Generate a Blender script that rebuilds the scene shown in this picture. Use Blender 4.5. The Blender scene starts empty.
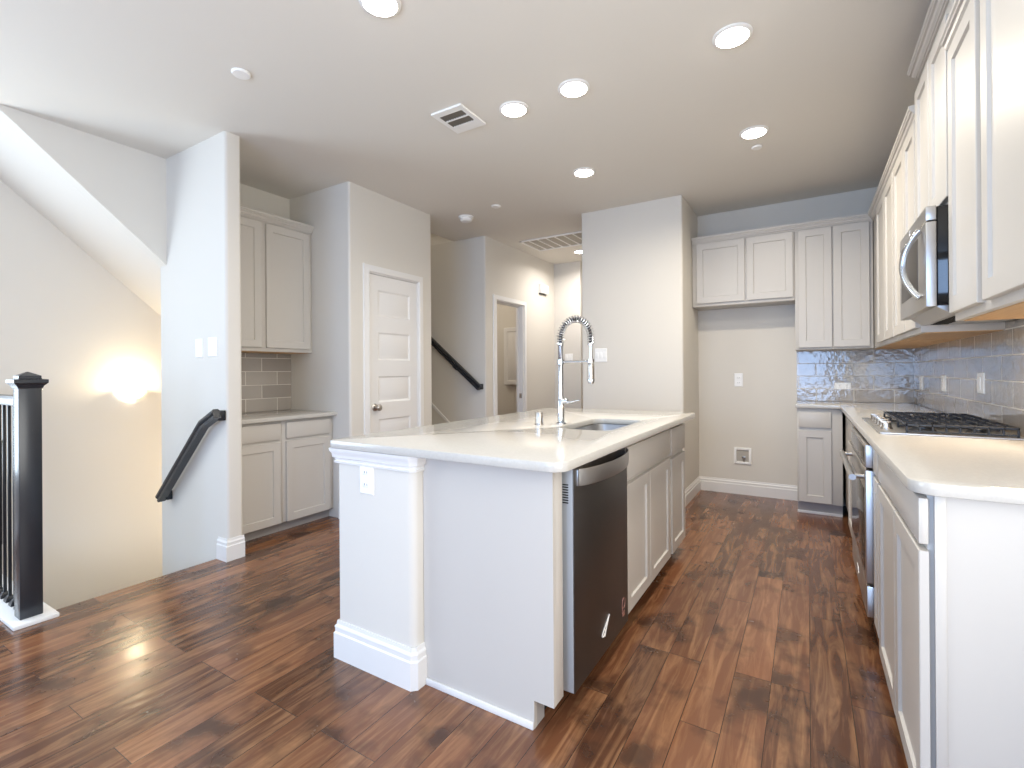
import bpy, bmesh, math, random
from mathutils import Vector, Matrix
random.seed(7)
S = bpy.context.scene
COL = S.collection
PI = math.pi

# ------------------------------------------------------------------ camera
W_, H_ = 1024, 768
F_PX, YAW, PITCH, ROLL, CY_PX, EYE = 485.658, 0.547, 0.0007, -0.0069, 371.916, 1.193
cd = bpy.data.cameras.new('camera')
cam = bpy.data.objects.new('camera', cd); COL.objects.link(cam)
cd.sensor_fit = 'HORIZONTAL'; cd.sensor_width = 36.0
cd.lens = 36.0 * F_PX / W_
cd.shift_x = 0.0
cd.shift_y = -(H_ / 2 - CY_PX) / W_
cd.clip_start = 0.05
c_, s_ = math.cos(YAW), math.sin(YAW)
Fw = Vector((-s_, c_, 0)); Rt = Vector((c_, s_, 0)); Up = Vector((0, 0, 1))
f2 = Fw * math.cos(PITCH) + Up * math.sin(PITCH); u2 = Up * math.cos(PITCH) - Fw * math.sin(PITCH)
r3 = Rt * math.cos(ROLL) + u2 * math.sin(ROLL); u3 = u2 * math.cos(ROLL) - Rt * math.sin(ROLL)
M3 = Matrix((r3, u3, -f2)).transposed()
cam.matrix_world = Matrix.Translation((0, 0, EYE)) @ M3.to_4x4()
S.camera = cam

# ------------------------------------------------------------------ world, daylight, exposure
S.view_settings.view_transform = 'Standard'
S.view_settings.look = 'None'
S.view_settings.gamma = 1.0
S.view_settings.exposure = 0.2
S.view_settings.use_curve_mapping = False
S.cycles.max_bounces = 8
S.cycles.diffuse_bounces = 5
S.cycles.glossy_bounces = 4
S.cycles.transparent_max_bounces = 8
S.cycles.caustics_reflective = False
S.cycles.caustics_refractive = False
S.cycles.use_denoising = True
S.cycles.sample_clamp_indirect = 6.0
wd = bpy.data.worlds.new('world'); S.world = wd; wd.use_nodes = True
wd.node_tree.nodes['Background'].inputs[0].default_value = (0.75, 0.87, 1.0, 1)
wd.node_tree.nodes['Background'].inputs[1].default_value = 1.0
DAY = (0.40, 0.61, 1.0)
WARM = (1.0, 0.91, 0.80)

def area(name, loc, direction, sx, sy, watts, col, parent=None, shape='RECTANGLE', spread=180):
    l = bpy.data.lights.new(name, 'AREA'); l.shape = shape
    l.size = sx
    if shape in ('RECTANGLE', 'ELLIPSE'): l.size_y = sy
    l.energy = watts; l.color = col; l.spread = math.radians(spread)
    o = bpy.data.objects.new(name, l); COL.objects.link(o)
    o.rotation_euler = Vector(direction).to_track_quat('-Z', 'Y').to_euler()
    o.location = Vector(loc) - (ORG.get(parent, Vector()) if parent else Vector())
    if parent: o.parent = parent
    return o
ORG = {}
# daylight through the tall windows of the wall behind the camera
SIDE_WINDOW = (-0.7, 1.25)
WINDOWS = [(-4.3, -2.8), (-2.45, -1.0), (-0.8, 0.55)]
for a_, b_ in WINDOWS:
    area('window_and_fill_light', ((a_ + b_) / 2, -3.17, 1.45), (0, 1, -0.02), b_ - a_ - 0.1, 1.8, 64 if a_ > -4 else 6, DAY)
area('window_and_fill_light', (0.725, sum(SIDE_WINDOW) / 2, 1.45), (-1, 0, -0.02), 1.85, 1.8, 46, (1.0, 0.97, 0.90))

# ceiling can over the open end of the range wall, just above the frame
area('can_lamp', (-0.29, 1.457, 2.73), (0, 0, -1), 0.14, 0.14, 5.5, (0.97, 1.0, 0.95), shape='DISK')
ADDED_LEFT_WINDOW = (-1.5, 0.6)  # added opening and fill light, put in to brighten the range-wall doors
area('window_and_fill_light', (-4.77, sum(ADDED_LEFT_WINDOW) / 2, 1.45), (1, 0, -0.02), 2.0, 1.8, 70, (0.74, 0.87, 1.0))

# ------------------------------------------------------------------ materials
def rgb(h):
    h = h.lstrip('#'); v = [int(h[i:i + 2], 16) / 255 for i in (0, 2, 4)]
    return tuple(x / 12.92 if x <= 0.04045 else ((x + 0.055) / 1.055) ** 2.4 for x in v) + (1,)
def newmat(name):
    m = bpy.data.materials.new(name); m.use_nodes = True
    return m, m.node_tree, m.node_tree.nodes['Principled BSDF']
def mat(name, col, rough=0.5, metal=0.0, coat=0.0, bump=0.0, bscale=200.0, spec=0.5, emit=None, estr=0, var=0.0):
    m, t, p = newmat(name)
    c = col if isinstance(col, tuple) else rgb(col)
    p.inputs['Base Color'].default_value = c
    p.inputs['Roughness'].default_value = rough
    p.inputs['Metallic'].default_value = metal
    p.inputs['Coat Weight'].default_value = coat
    p.inputs['Coat Roughness'].default_value = 0.05
    p.inputs['Specular IOR Level'].default_value = spec
    if emit:
        p.inputs['Emission Color'].default_value = emit + (1,) if len(emit) == 3 else emit
        p.inputs['Emission Strength'].default_value = estr
    tc = t.nodes.new('ShaderNodeTexCoord')
    n = t.nodes.new('ShaderNodeTexNoise'); n.inputs['Scale'].default_value = bscale
    n.inputs['Detail'].default_value = 3
    t.links.new(tc.outputs['Object'], n.inputs['Vector'])
    if bump:
        b = t.nodes.new('ShaderNodeBump'); b.inputs['Strength'].default_value = bump; b.inputs['Distance'].default_value = 0.002
        t.links.new(n.outputs['Fac'], b.inputs['Height']); t.links.new(b.outputs['Normal'], p.inputs['Normal'])
    # every surface has a trace of unevenness in its sheen
    mr = t.nodes.new('ShaderNodeMapRange')
    mr.inputs['To Min'].default_value = max(0.0, rough - 0.03 - var); mr.inputs['To Max'].default_value = min(1.0, rough + 0.03 + var)
    t.links.new(n.outputs['Fac'], mr.inputs['Value']); t.links.new(mr.outputs['Result'], p.inputs['Roughness'])
    return m
def brushed(name, col, rough, axis=2, metal=1.0):
    m, t, p = newmat(name)
    p.inputs['Base Color'].default_value = col if isinstance(col, tuple) else rgb(col)
    p.inputs['Metallic'].default_value = metal
    tc = t.nodes.new('ShaderNodeTexCoord'); mp = t.nodes.new('ShaderNodeMapping')
    sc = [300, 300, 300]; sc[axis] = 4; mp.inputs['Scale'].default_value = sc
    n = t.nodes.new('ShaderNodeTexNoise'); n.inputs['Scale'].default_value = 1.0; n.inputs['Detail'].default_value = 4
    mr = t.nodes.new('ShaderNodeMapRange'); mr.inputs['To Min'].default_value = rough - 0.015; mr.inputs['To Max'].default_value = rough + 0.02
    t.links.new(tc.outputs['Object'], mp.inputs['Vector']); t.links.new(mp.outputs['Vector'], n.inputs['Vector'])
    t.links.new(n.outputs['Fac'], mr.inputs['Value']); t.links.new(mr.outputs['Result'], p.inputs['Roughness'])
    return m
def tile_mat(name, axis, x0, z0):
    m, t, p = newmat(name)
    L = t.links.new
    tc = t.nodes.new('ShaderNodeTexCoord'); sp = t.nodes.new('ShaderNodeSeparateXYZ'); cb = t.nodes.new('ShaderNodeCombineXYZ')
    L(tc.outputs['Object'], sp.inputs[0])
    def sub(sock, v):
        n = t.nodes.new('ShaderNodeMath'); n.operation = 'SUBTRACT'; L(sock, n.inputs[0]); n.inputs[1].default_value = v; return n.outputs[0]
    L(sub(sp.outputs[axis], x0), cb.inputs[0]); L(sub(sp.outputs[2], z0), cb.inputs[1])
    br = t.nodes.new('ShaderNodeTexBrick')
    br.inputs['Scale'].default_value = 1.0; br.inputs['Brick Width'].default_value = 0.278; br.inputs['Row Height'].default_value = 0.1137
    br.inputs['Mortar Size'].default_value = 0.0028; br.inputs['Mortar Smooth'].default_value = 0.1
    br.inputs['Color1'].default_value = rgb('#9b938b'); br.inputs['Color2'].default_value = rgb('#aaa299'); br.inputs['Mortar'].default_value = rgb('#dcd6cd')
    L(cb.outputs[0], br.inputs['Vector'])
    L(br.outputs['Color'], p.inputs['Base Color'])
    n1 = t.nodes.new('ShaderNodeTexNoise'); n1.inputs['Scale'].default_value = 24; n1.inputs['Detail'].default_value = 2.0
    L(tc.outputs['Object'], n1.inputs['Vector'])
    b1 = t.nodes.new('ShaderNodeBump'); b1.inputs['Strength'].default_value = 0.16; b1.inputs['Distance'].default_value = 0.012
    L(n1.outputs['Fac'], b1.inputs['Height'])
    b2 = t.nodes.new('ShaderNodeBump'); b2.inputs['Strength'].default_value = 0.6; b2.inputs['Distance'].default_value = 0.003; b2.invert = True
    L(br.outputs['Fac'], b2.inputs['Height']); L(b1.outputs['Normal'], b2.inputs['Normal'])
    L(b2.outputs['Normal'], p.inputs['Normal'])
    mr = t.nodes.new('ShaderNodeMapRange'); mr.inputs['To Min'].default_value = 0.07; mr.inputs['To Max'].default_value = 0.7
    L(br.outputs['Fac'], mr.inputs['Value']); L(mr.outputs['Result'], p.inputs['Roughness'])
    p.inputs['Specular IOR Level'].default_value = 0.8
    return m
def floor_mat():
    m, t, p = newmat('wood_floor'); L = t.links.new
    tc = t.nodes.new('ShaderNodeTexCoord'); sp = t.nodes.new('ShaderNodeSeparateXYZ'); cb = t.nodes.new('ShaderNodeCombineXYZ')
    L(tc.outputs['Object'], sp.inputs[0]); L(sp.outputs[1], cb.inputs[0]); L(sp.outputs[0], cb.inputs[1])
    br = t.nodes.new('ShaderNodeTexBrick'); br.offset = 0.37; br.offset_frequency = 3
    br.inputs['Scale'].default_value = 1.0; br.inputs['Brick Width'].default_value = 1.05; br.inputs['Row Height'].default_value = 0.127
    br.inputs['Mortar Size'].default_value = 0.0011; br.inputs['Mortar Smooth'].default_value = 0.3
    br.inputs['Color1'].default_value = (0, 0, 0, 1); br.inputs['Color2'].default_value = (1, 1, 1, 1); br.inputs['Mortar'].default_value = (0.5, 0.5, 0.5, 1)
    L(cb.outputs[0], br.inputs['Vector'])
    # grain: noise stretched along the boards and shifted per board
    mp = t.nodes.new('ShaderNodeMapping'); mp.inputs['Scale'].default_value = (2.2, 22, 1)
    ad = t.nodes.new('ShaderNodeVectorMath'); ad.operation = 'ADD'
    sc = t.nodes.new('ShaderNodeVectorMath'); sc.operation = 'SCALE'; sc.inputs['Scale'].default_value = 7.0
    L(br.outputs['Color'], sc.inputs[0]); L(cb.outputs[0], ad.inputs[0]); L(sc.outputs[0], ad.inputs[1]); L(ad.outputs[0], mp.inputs['Vector'])
    g = t.nodes.new('ShaderNodeTexNoise'); g.inputs['Scale'].default_value = 1.0; g.inputs['Detail'].default_value = 6; g.inputs['Roughness'].default_value = 0.62; g.inputs['Distortion'].default_value = 1.2
    L(mp.outputs['Vector'], g.inputs['Vector'])
    bl = t.nodes.new('ShaderNodeTexNoise'); bl.inputs['Scale'].default_value = 5.5; bl.inputs['Detail'].default_value = 4
    L(ad.outputs[0], bl.inputs['Vector'])
    def mix(a, b, fac, ty='MIX'):
        n = t.nodes.new('ShaderNodeMix'); n.data_type = 'RGBA'; n.blend_type = ty
        for sock, v in ((n.inputs[0], fac), (n.inputs[6], a), (n.inputs[7], b)):
            if hasattr(v, 'is_output'): L(v, sock)
            else: sock.default_value = v
        return n.outputs[2]
    def mrng(v, a, b, c, d):
        n = t.nodes.new('ShaderNodeMapRange'); L(v, n.inputs['Value'])
        for k, x in zip(('From Min', 'From Max', 'To Min', 'To Max'), (a, b, c, d)): n.inputs[k].default_value = x
        return n.outputs['Result']
    dark, midc, lite = rgb('#472a1b'), rgb('#7f5237'), rgb('#bb8b61')
    c1 = mix(dark, midc, mrng(br.outputs['Color'], 0, 1, 0.1, 0.95))
    c2 = mix(c1, lite, mrng(g.outputs['Fac'], 0.45, 0.75, 0.0, 0.55))
    c3 = mix(c2, rgb('#24120c'), mrng(bl.outputs['Fac'], 0.52, 0.70, 0.0, 0.75))
    c4 = mix(c3, rgb('#1c0d08'), br.outputs['Fac'])
    L(c4, p.inputs['Base Color'])
    L(mrng(bl.outputs['Fac'], 0.3, 0.7, 0.17, 0.29), p.inputs['Roughness'])
    p.inputs['Specular IOR Level'].default_value = 0.7
    wv = t.nodes.new('ShaderNodeTexNoise'); wv.inputs['Scale'].default_value = 1.0
    mp2 = t.nodes.new('ShaderNodeMapping'); mp2.inputs['Scale'].default_value = (5, 18, 1); L(ad.outputs[0], mp2.inputs['Vector']); L(mp2.outputs['Vector'], wv.inputs['Vector'])
    b1 = t.nodes.new('ShaderNodeBump'); b1.inputs['Strength'].default_value = 0.22; b1.inputs['Distance'].default_value = 0.01; L(wv.outputs['Fac'], b1.inputs['Height'])
    b2 = t.nodes.new('ShaderNodeBump'); b2.inputs['Strength'].default_value = 0.5; b2.inputs['Distance'].default_value = 0.002; b2.invert = True
    L(br.outputs['Fac'], b2.inputs['Height']); L(b1.outputs['Normal'], b2.inputs['Normal']); L(b2.outputs['Normal'], p.inputs['Normal'])
    return m
def wood_under():
    m, t, p = newmat('unfinished_wood'); L = t.links.new
    tc = t.nodes.new('ShaderNodeTexCoord'); mp = t.nodes.new('ShaderNodeMapping'); mp.inputs['Scale'].default_value = (40, 3, 3)
    n = t.nodes.new('ShaderNodeTexNoise'); n.inputs['Scale'].default_value = 1.5; n.inputs['Detail'].default_value = 5
    r = t.nodes.new('ShaderNodeValToRGB'); r.color_ramp.elements[0].color = rgb('#b98a58'); r.color_ramp.elements[1].color = rgb('#dcb685')
    L(tc.outputs['Object'], mp.inputs['Vector']); L(mp.outputs['Vector'], n.inputs['Vector']); L(n.outputs['Fac'], r.inputs['Fac']); L(r.outputs['Color'], p.inputs['Base Color'])
    p.inputs['Roughness'].default_value = 0.5
    return m
def quartz():
    m, t, p = newmat('quartz'); L = t.links.new
    tc = t.nodes.new('ShaderNodeTexCoord'); n = t.nodes.new('ShaderNodeTexNoise'); n.inputs['Scale'].default_value = 120; n.inputs['Detail'].default_value = 4
    r = t.nodes.new('ShaderNodeValToRGB'); r.color_ramp.elements[0].color = rgb('#bbb7b0'); r.color_ramp.elements[1].color = rgb('#c9c5be')
    L(tc.outputs['Object'], n.inputs['Vector']); L(n.outputs['Fac'], r.inputs['Fac']); L(r.outputs['Color'], p.inputs['Base Color'])
    p.inputs['Roughness'].default_value = 0.12
    return m
M = dict(
    wall=mat('wall_paint', '#d9d4cb', 0.85, bump=0.12, bscale=160, spec=0.25),
    ceil=mat('ceiling_paint', '#e2ded6', 0.9, bump=0.2, bscale=90, spec=0.2),
    trim=mat('white_trim_paint', '#e6e4e1', 0.35),
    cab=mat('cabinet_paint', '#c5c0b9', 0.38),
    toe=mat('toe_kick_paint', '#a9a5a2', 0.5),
    quartz=quartz(), floor=floor_mat(), under=wood_under(),
    steel=brushed('stainless_steel', '#bdbbb9', 0.34, 1),
    darksteel=brushed('black_stainless_steel', '#6a6765', 0.42, 2),
    chrome=mat('chrome', (0.62, 0.64, 0.67, 1), 0.10, 1.0),
    nickel=mat('satin_nickel', (0.48, 0.45, 0.42, 1), 0.28, 1.0),
    black=mat('black_iron', '#1b1d22', 0.34),
    blackgloss=mat('black_gloss', '#07090d', 0.06),
    rail=mat('black_stained_wood', '#20242b', 0.26, spec=0.6),
    plate=mat('white_plastic', '#f2f1ee', 0.35),
    slot=mat('dark_slot', '#4a4744', 0.6),
    gap=mat('dark_gap', '#141210', 0.9),
    duct=mat('duct_dark', '#3b3833', 0.9),
    filt=mat('filter_grey', '#b5afa6', 0.9, bump=0.3, bscale=400),
    carpet=mat('stair_carpet', '#b5aca0', 0.95, bump=0.8, bscale=500),
    glow=mat('lamp_lens', '#ffffff', 0.5, emit=(1.0, 0.93, 0.84), estr=26),
    bowl=mat('frosted_glass_lit', '#ffffff', 0.4, emit=(1.0, 0.92, 0.80), estr=1.0),
    hoodlens=mat('hood_lamp_lens', '#ffffff', 0.4, emit=(1.0, 0.82, 0.58), estr=5),
    logo=mat('silver_mark', '#e9e6e2', 0.4),
    edge=mat('window_lit_edge', '#a9adb3', 0.35),  # window light on the dishwasher door edge, put into its colour
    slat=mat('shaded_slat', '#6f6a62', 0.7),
    red=mat('pinkish_label', '#a8766a', 0.5),
    tileX=tile_mat('glass_tile_x', 0, 0.203 - 0.278 * 4, 0.912),
    tileY=tile_mat('glass_tile_y', 1, 0.10, 0.912),
    tileN=tile_mat('glass_tile_nook', 1, 2.541 - 0.278 * 8, 0.872 - 0.1137 * 1),
    window=None,
)
def pane_mat():
    m = bpy.data.materials.new('window_glass'); m.use_nodes = True; t = m.node_tree; t.nodes.remove(t.nodes['Principled BSDF'])
    o = t.nodes['Material Output']; tr = t.nodes.new('ShaderNodeBsdfTransparent'); gl = t.nodes.new('ShaderNodeBsdfGlossy'); gl.inputs['Roughness'].default_value = 0.02
    mx = t.nodes.new('ShaderNodeMixShader'); mx.inputs[0].default_value = 0.06
    t.links.new(tr.outputs[0], mx.inputs[1]); t.links.new(gl.outputs[0], mx.inputs[2]); t.links.new(mx.outputs[0], o.inputs[0])
    return m
M['window'] = pane_mat()

# ------------------------------------------------------------------ geometry helpers (world coordinates)
def merge(bm, tmp):
    me = bpy.data.meshes.new('t'); tmp.to_mesh(me); tmp.free(); bm.from_mesh(me); bpy.data.meshes.remove(me)
def box(bm, x0, x1, y0, y1, z0, z1, bev=0.0, seg=2):
    t = bmesh.new(); bmesh.ops.create_cube(t, size=1)
    x0, x1 = sorted((x0, x1)); y0, y1 = sorted((y0, y1)); z0, z1 = sorted((z0, z1))
    for v in t.verts:
        v.co = Vector(((x0 + x1) / 2 + v.co.x * (x1 - x0), (y0 + y1) / 2 + v.co.y * (y1 - y0), (z0 + z1) / 2 + v.co.z * (z1 - z0)))
    if bev: bmesh.ops.bevel(t, geom=list(t.edges), offset=bev, segments=seg, affect='EDGES', profile=0.5)
    merge(bm, t); return bm
def B(*a, **k): return box(bmesh.new(), *a, **k)
def poly_prism(bm, pts, to3, d0, d1):
    """pts: 2-D outline; to3(u, v, d) -> 3-D."""
    a = [bm.verts.new(to3(u, v, d0)) for u, v in pts]; b = [bm.verts.new(to3(u, v, d1)) for u, v in pts]
    bm.faces.new(a); bm.faces.new(b[::-1])
    n = len(pts)
    for i in range(n): bm.faces.new((a[i], b[i], b[(i + 1) % n], a[(i + 1) % n]))
    bmesh.ops.recalc_face_normals(bm, faces=bm.faces); return bm
XY = lambda u, v, d: (u, v, d)
def rounded(pts, rad, seg=6):
    """pts [(x, y)], rad: one radius per corner (0 = sharp)"""
    out = []; n = len(pts)
    for i in range(n):
        r = rad[i] if isinstance(rad, (list, tuple)) else rad
        p, a, b = Vector(pts[i]), Vector(pts[i - 1]), Vector(pts[(i + 1) % n])
        if r <= 0: out.append(tuple(p)); continue
        d1 = (a - p).normalized(); d2 = (b - p).normalized()
        ang = d1.angle(d2); dist = r / math.tan(ang / 2)
        c = p + (d1 + d2).normalized() * (r / math.sin(ang / 2))
        s, e = p + d1 * dist - c, p + d2 * dist - c
        for k in range(seg + 1):
            v = s.lerp(e, k / seg).normalized() * r
            out.append(tuple(c + v))
    return out
def plate(outer, holes, z0, z1, bev=0.004):
    bm = bmesh.new()
    def ring(pts, z, e):
        v = [bm.verts.new((x, y, z)) for x, y in pts]
        for i in range(len(v)): e.append(bm.edges.new((v[i], v[(i + 1) % len(v)])))
        return v
    loops = [outer] + holes; tops = []; bots = []; et = []; eb = []
    for l in loops: tops.append(ring(l, z1, et)); bots.append(ring(l, z0, eb))
    bmesh.ops.triangle_fill(bm, edges=et, use_beauty=True); bmesh.ops.triangle_fill(bm, edges=eb, use_beauty=True)
    for a, b in zip(tops, bots):
        for i in range(len(a)):
            j = (i + 1) % len(a); bm.faces.new((a[i], a[j], b[j], b[i]))
    bmesh.ops.recalc_face_normals(bm, faces=bm.faces)
    if bev:
        ed = [e for e in bm.edges if len(e.link_faces) == 2 and abs(e.verts[0].co.z - e.verts[1].co.z) < 1e-6 and e.calc_face_angle(0) > 1.0]
        bmesh.ops.bevel(bm, geom=ed, offset=bev, segments=2, affect='EDGES', profile=0.5)
    return bm
def sweep(path, prof, closed=False, bm=None):
    """path [(x, y)], profile [(out, z)]; out is to the right of travel; mitred corners."""
    bm = bm or bmesh.new(); n = len(path); rows = []
    for i, p in enumerate(path):
        p = Vector(p)
        a = Vector(path[i - 1]) if (i > 0 or closed) else None
        b = Vector(path[(i + 1) % n]) if (i < n - 1 or closed) else None
        d1 = (p - a).normalized() if a is not None else None; d2 = (b - p).normalized() if b is not None else None
        n1 = Vector((d1.y, -d1.x)) if d1 else None; n2 = Vector((d2.y, -d2.x)) if d2 else None
        if n1 and n2:
            m = (n1 + n2); m = m / max(m.dot(n1), 1e-4)
        else: m = n1 or n2
        rows.append([bm.verts.new((p.x + m.x * o, p.y + m.y * o, z)) for o, z in prof])
    k = len(prof)
    for i in range(n if closed else n - 1):
        r0, r1 = rows[i], rows[(i + 1) % n]
        for j in range(k): bm.faces.new((r0[j], r0[(j + 1) % k], r1[(j + 1) % k], r1[j]))
    if not closed: bm.faces.new(rows[0]); bm.faces.new(rows[-1][::-1])
    bmesh.ops.recalc_face_normals(bm, faces=bm.faces); return bm
def tube(bm, pts, r, seg=10, cap=True, squash=None):
    pts = [Vector(p) for p in pts]; rows = []; n = len(pts)
    t0 = (pts[1] - pts[0]).normalized()
    ref = Vector((0, 0, 1)) if abs(t0.z) < 0.9 else Vector((1, 0, 0))
    u = t0.cross(ref).normalized()
    for i in range(n):
        t = (pts[min(i + 1, n - 1)] - pts[max(i - 1, 0)]).normalized()
        u = (u - t * u.dot(t)).normalized(); v = t.cross(u)
        rr = r[i] if isinstance(r, (list, tuple)) else r
        rows.append([bm.verts.new(pts[i] + (u * math.cos(2 * PI * k / seg) + v * math.sin(2 * PI * k / seg)) * rr) for k in range(seg)])
    for i in range(n - 1):
        for k in range(seg): bm.faces.new((rows[i][k], rows[i][(k + 1) % seg], rows[i + 1][(k + 1) % seg], rows[i + 1][k]))
    if cap: bm.faces.new(rows[0][::-1]); bm.faces.new(rows[-1])
    bmesh.ops.recalc_face_normals(bm, faces=bm.faces); return bm
def lathe(bm, prof, center, axis=2, seg=32, sign=1):
    """prof [(r, h)] round an axis through center; h along +axis*sign."""
    c = Vector(center); rows = []
    for r, h in prof:
        row = []
        for k in range(seg):
            a = 2 * PI * k / seg; p = [r * math.cos(a), r * math.sin(a), h * sign]
            q = {2: (p[0], p[1], p[2]), 0: (p[2], p[0], p[1]), 1: (p[0], p[2], p[1])}[axis]
            row.append(bm.verts.new(c + Vector(q)))
        rows.append(row)
    for i in range(len(rows) - 1):
        for k in range(seg): bm.faces.new((rows[i][k], rows[i][(k + 1) % seg], rows[i + 1][(k + 1) % seg], rows[i + 1][k]))
    if prof[0][0] > 1e-6: bm.faces.new(rows[0][::-1])
    if prof[-1][0] > 1e-6: bm.faces.new(rows[-1])
    bmesh.ops.remove_doubles(bm, verts=bm.verts, dist=1e-6)
    bmesh.ops.recalc_face_normals(bm, faces=bm.faces); return bm
def hull_sweep_profile(pts, prof, side, up, bm=None):
    """Sweep a 2-D profile [(s, u)] along a 3-D polyline lying in one vertical plane; side = constant vector; mitred."""
    bm = bm or bmesh.new(); pts = [Vector(p) for p in pts]; side = Vector(side); rows = []; n = len(pts)
    for i in range(n):
        d1 = (pts[i] - pts[i - 1]).normalized() if i else None; d2 = (pts[i + 1] - pts[i]).normalized() if i < n - 1 else None
        n1 = d1.cross(side).normalized() if d1 else None; n2 = d2.cross(side).normalized() if d2 else None
        for_n = []
        if n1 and n2: m = n1 + n2; m = m / m.dot(n1)
        else: m = n1 or n2
        if m.dot(Vector(up)) < 0: m = -m
        rows.append([bm.verts.new(pts[i] + side * s + m * u) for s, u in prof])
    k = len(prof)
    for i in range(n - 1):
        for j in range(k): bm.faces.new((rows[i][j], rows[i][(j + 1) % k], rows[i + 1][(j + 1) % k], rows[i + 1][j]))
    bm.faces.new(rows[0]); bm.faces.new(rows[-1][::-1])
    bmesh.ops.recalc_face_normals(bm, faces=bm.faces); return bm
def fXm(X): return lambda u, z, d: (X - d, u, z)      # face looking to -X at X, u = y
def fXp(X): return lambda u, z, d: (X + d, u, z)
def fYm(Y): return lambda u, z, d: (u, Y - d, z)
def shaker(fn, u0, u1, z0, z1, th=0.02, rail=0.056, rec=0.009, bm=None):
    """A frame-and-panel door on a face."""
    bm = bm or bmesh.new()
    def ring(i, d): return [bm.verts.new(fn(u, z, d)) for u, z in ((u0 + i, z0 + i), (u1 - i, z0 + i), (u1 - i, z1 - i), (u0 + i, z1 - i))]
    rows = [ring(0, 0.0), ring(0, th - 0.002), ring(0.002, th), ring(rail, th), ring(rail + 0.004, th - rec)]
    for a, b in zip(rows, rows[1:]):
        for k in range(4): bm.faces.new((a[k], a[(k + 1) % 4], b[(k + 1) % 4], b[k]))
    bm.faces.new(rows[0][::-1]); bm.faces.new(rows[-1])
    bmesh.ops.recalc_face_normals(bm, faces=bm.faces); return bm
def slabf(fn, u0, u1, z0, z1, d0, d1, bev=0.0025, bm=None):
    a, b = fn(u0, z0, d0), fn(u1, z1, d1)
    return box(bm or bmesh.new(), a[0], b[0], a[1], b[1], a[2], b[2], bev)

# ------------------------------------------------------------------ object helpers
def obj(name, bm, m, parent=None, smooth=True):
    org = ORG.get(parent, Vector()) if parent else Vector()
    if org.length: bmesh.ops.translate(bm, verts=bm.verts, vec=-org)
    me = bpy.data.meshes.new(name); bm.to_mesh(me); bm.free()
    me.materials.append(M[m] if isinstance(m, str) else m)
    if smooth:
        for p in me.polygons: p.use_smooth = True
        me.set_sharp_from_angle(angle=math.radians(32))
    o = bpy.data.objects.new(name, me); COL.objects.link(o)
    if parent: o.parent = parent
    ORG[o] = org
    return o
def props(o, label, cat, group=None):
    o['label'] = label; o['category'] = cat
    if group: o['group'] = group
    return o
def thing(name, label, cat, loc, group=None):
    o = bpy.data.objects.new(name, None); o.empty_display_size = 0.1; COL.objects.link(o)
    o.location = loc; ORG[o] = Vector(loc)
    return props(o, label, cat, group)
def struct(name, bm, m, parent=None, smooth=True):
    o = obj(name, bm, m, parent, smooth)
    if not parent: o['kind'] = 'structure'
    return o
def copy_thing(src, loc, label, group=None):
    def cp(o, par):
        c = o.copy(); COL.objects.link(c)
        if par: c.parent = par
        for ch in [x for x in bpy.data.objects if x.parent == o and x not in made]: made.add(c); cp2 = cp(ch, c); made.add(cp2)
        return c
    made = set()
    r = cp(src, None); r.location = loc; r['label'] = label
    if group: r['group'] = group
    return r

# ================================================================== SETTING
CZ = 2.75
XL, XR, YB, YF = -4.8, 0.755, 5.16, -3.2
# floor (stairwell left open)
f = bmesh.new()
box(f, XL, XR + 0.1, YF, 0.80, -0.25, 0)
box(f, -3.275, XR + 0.1, 0.80, 1.75, -0.25, 0)
box(f, -3.945, XR + 0.1, 1.75, 2.8, -0.25, 0)
box(f, -5.3, XR + 0.1, 2.8, 7.3, -0.25, 0)
struct('floor', f, 'floor', smooth=False)
# steps going down from the opening, and the landing below
f = bmesh.new()
for i in range(5):
    box(f, -3.275 - 0.23 * i - 0.26, -3.275 - 0.23 * i, 0.83, 1.70, -0.19 * (i + 1) - 0.2, -0.19 * (i + 1), 0.006)
box(f, -4.8, -4.42, 0.72, 2.6, -1.35, -1.14)
for i in range(6):
    box(f, -4.8, -4.05, 2.6 + 0.23 * i, 2.6 + 0.23 * (i + 1), -1.33 - 0.19 * i - 0.2, -1.33 - 0.19 * i)
struct('floor_descending_stairs', f, 'carpet')
f = bmesh.new()
for i in range(12):
    x = -3.25 - 0.235 * i
    if x - 0.25 < -5.3: break
    box(f, x - 0.25, x, 3.786, 4.566, 0.19 * i, 0.19 * (i + 1), 0.006)
struct('floor_rising_stairs', f, 'carpet')

# ceilings (opening over the rising stairs)
f = bmesh.new()
box(f, XL - 0.5, XR + 0.1, YF - 0.1, 3.686, CZ, CZ + 0.1)
box(f, -3.575, XR + 0.1, 3.686, 4.566, CZ, CZ + 0.1)
box(f, XL - 0.5, XR + 0.1, 4.566, 7.3, CZ, CZ + 0.1)
struct('ceiling', f, 'ceil', smooth=False)
f = bmesh.new()
box(f, -5.4, -3.475, 3.586, 4.666, 4.5, 4.6)
struct('ceiling_stairs', f, 'ceil', smooth=False)

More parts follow.
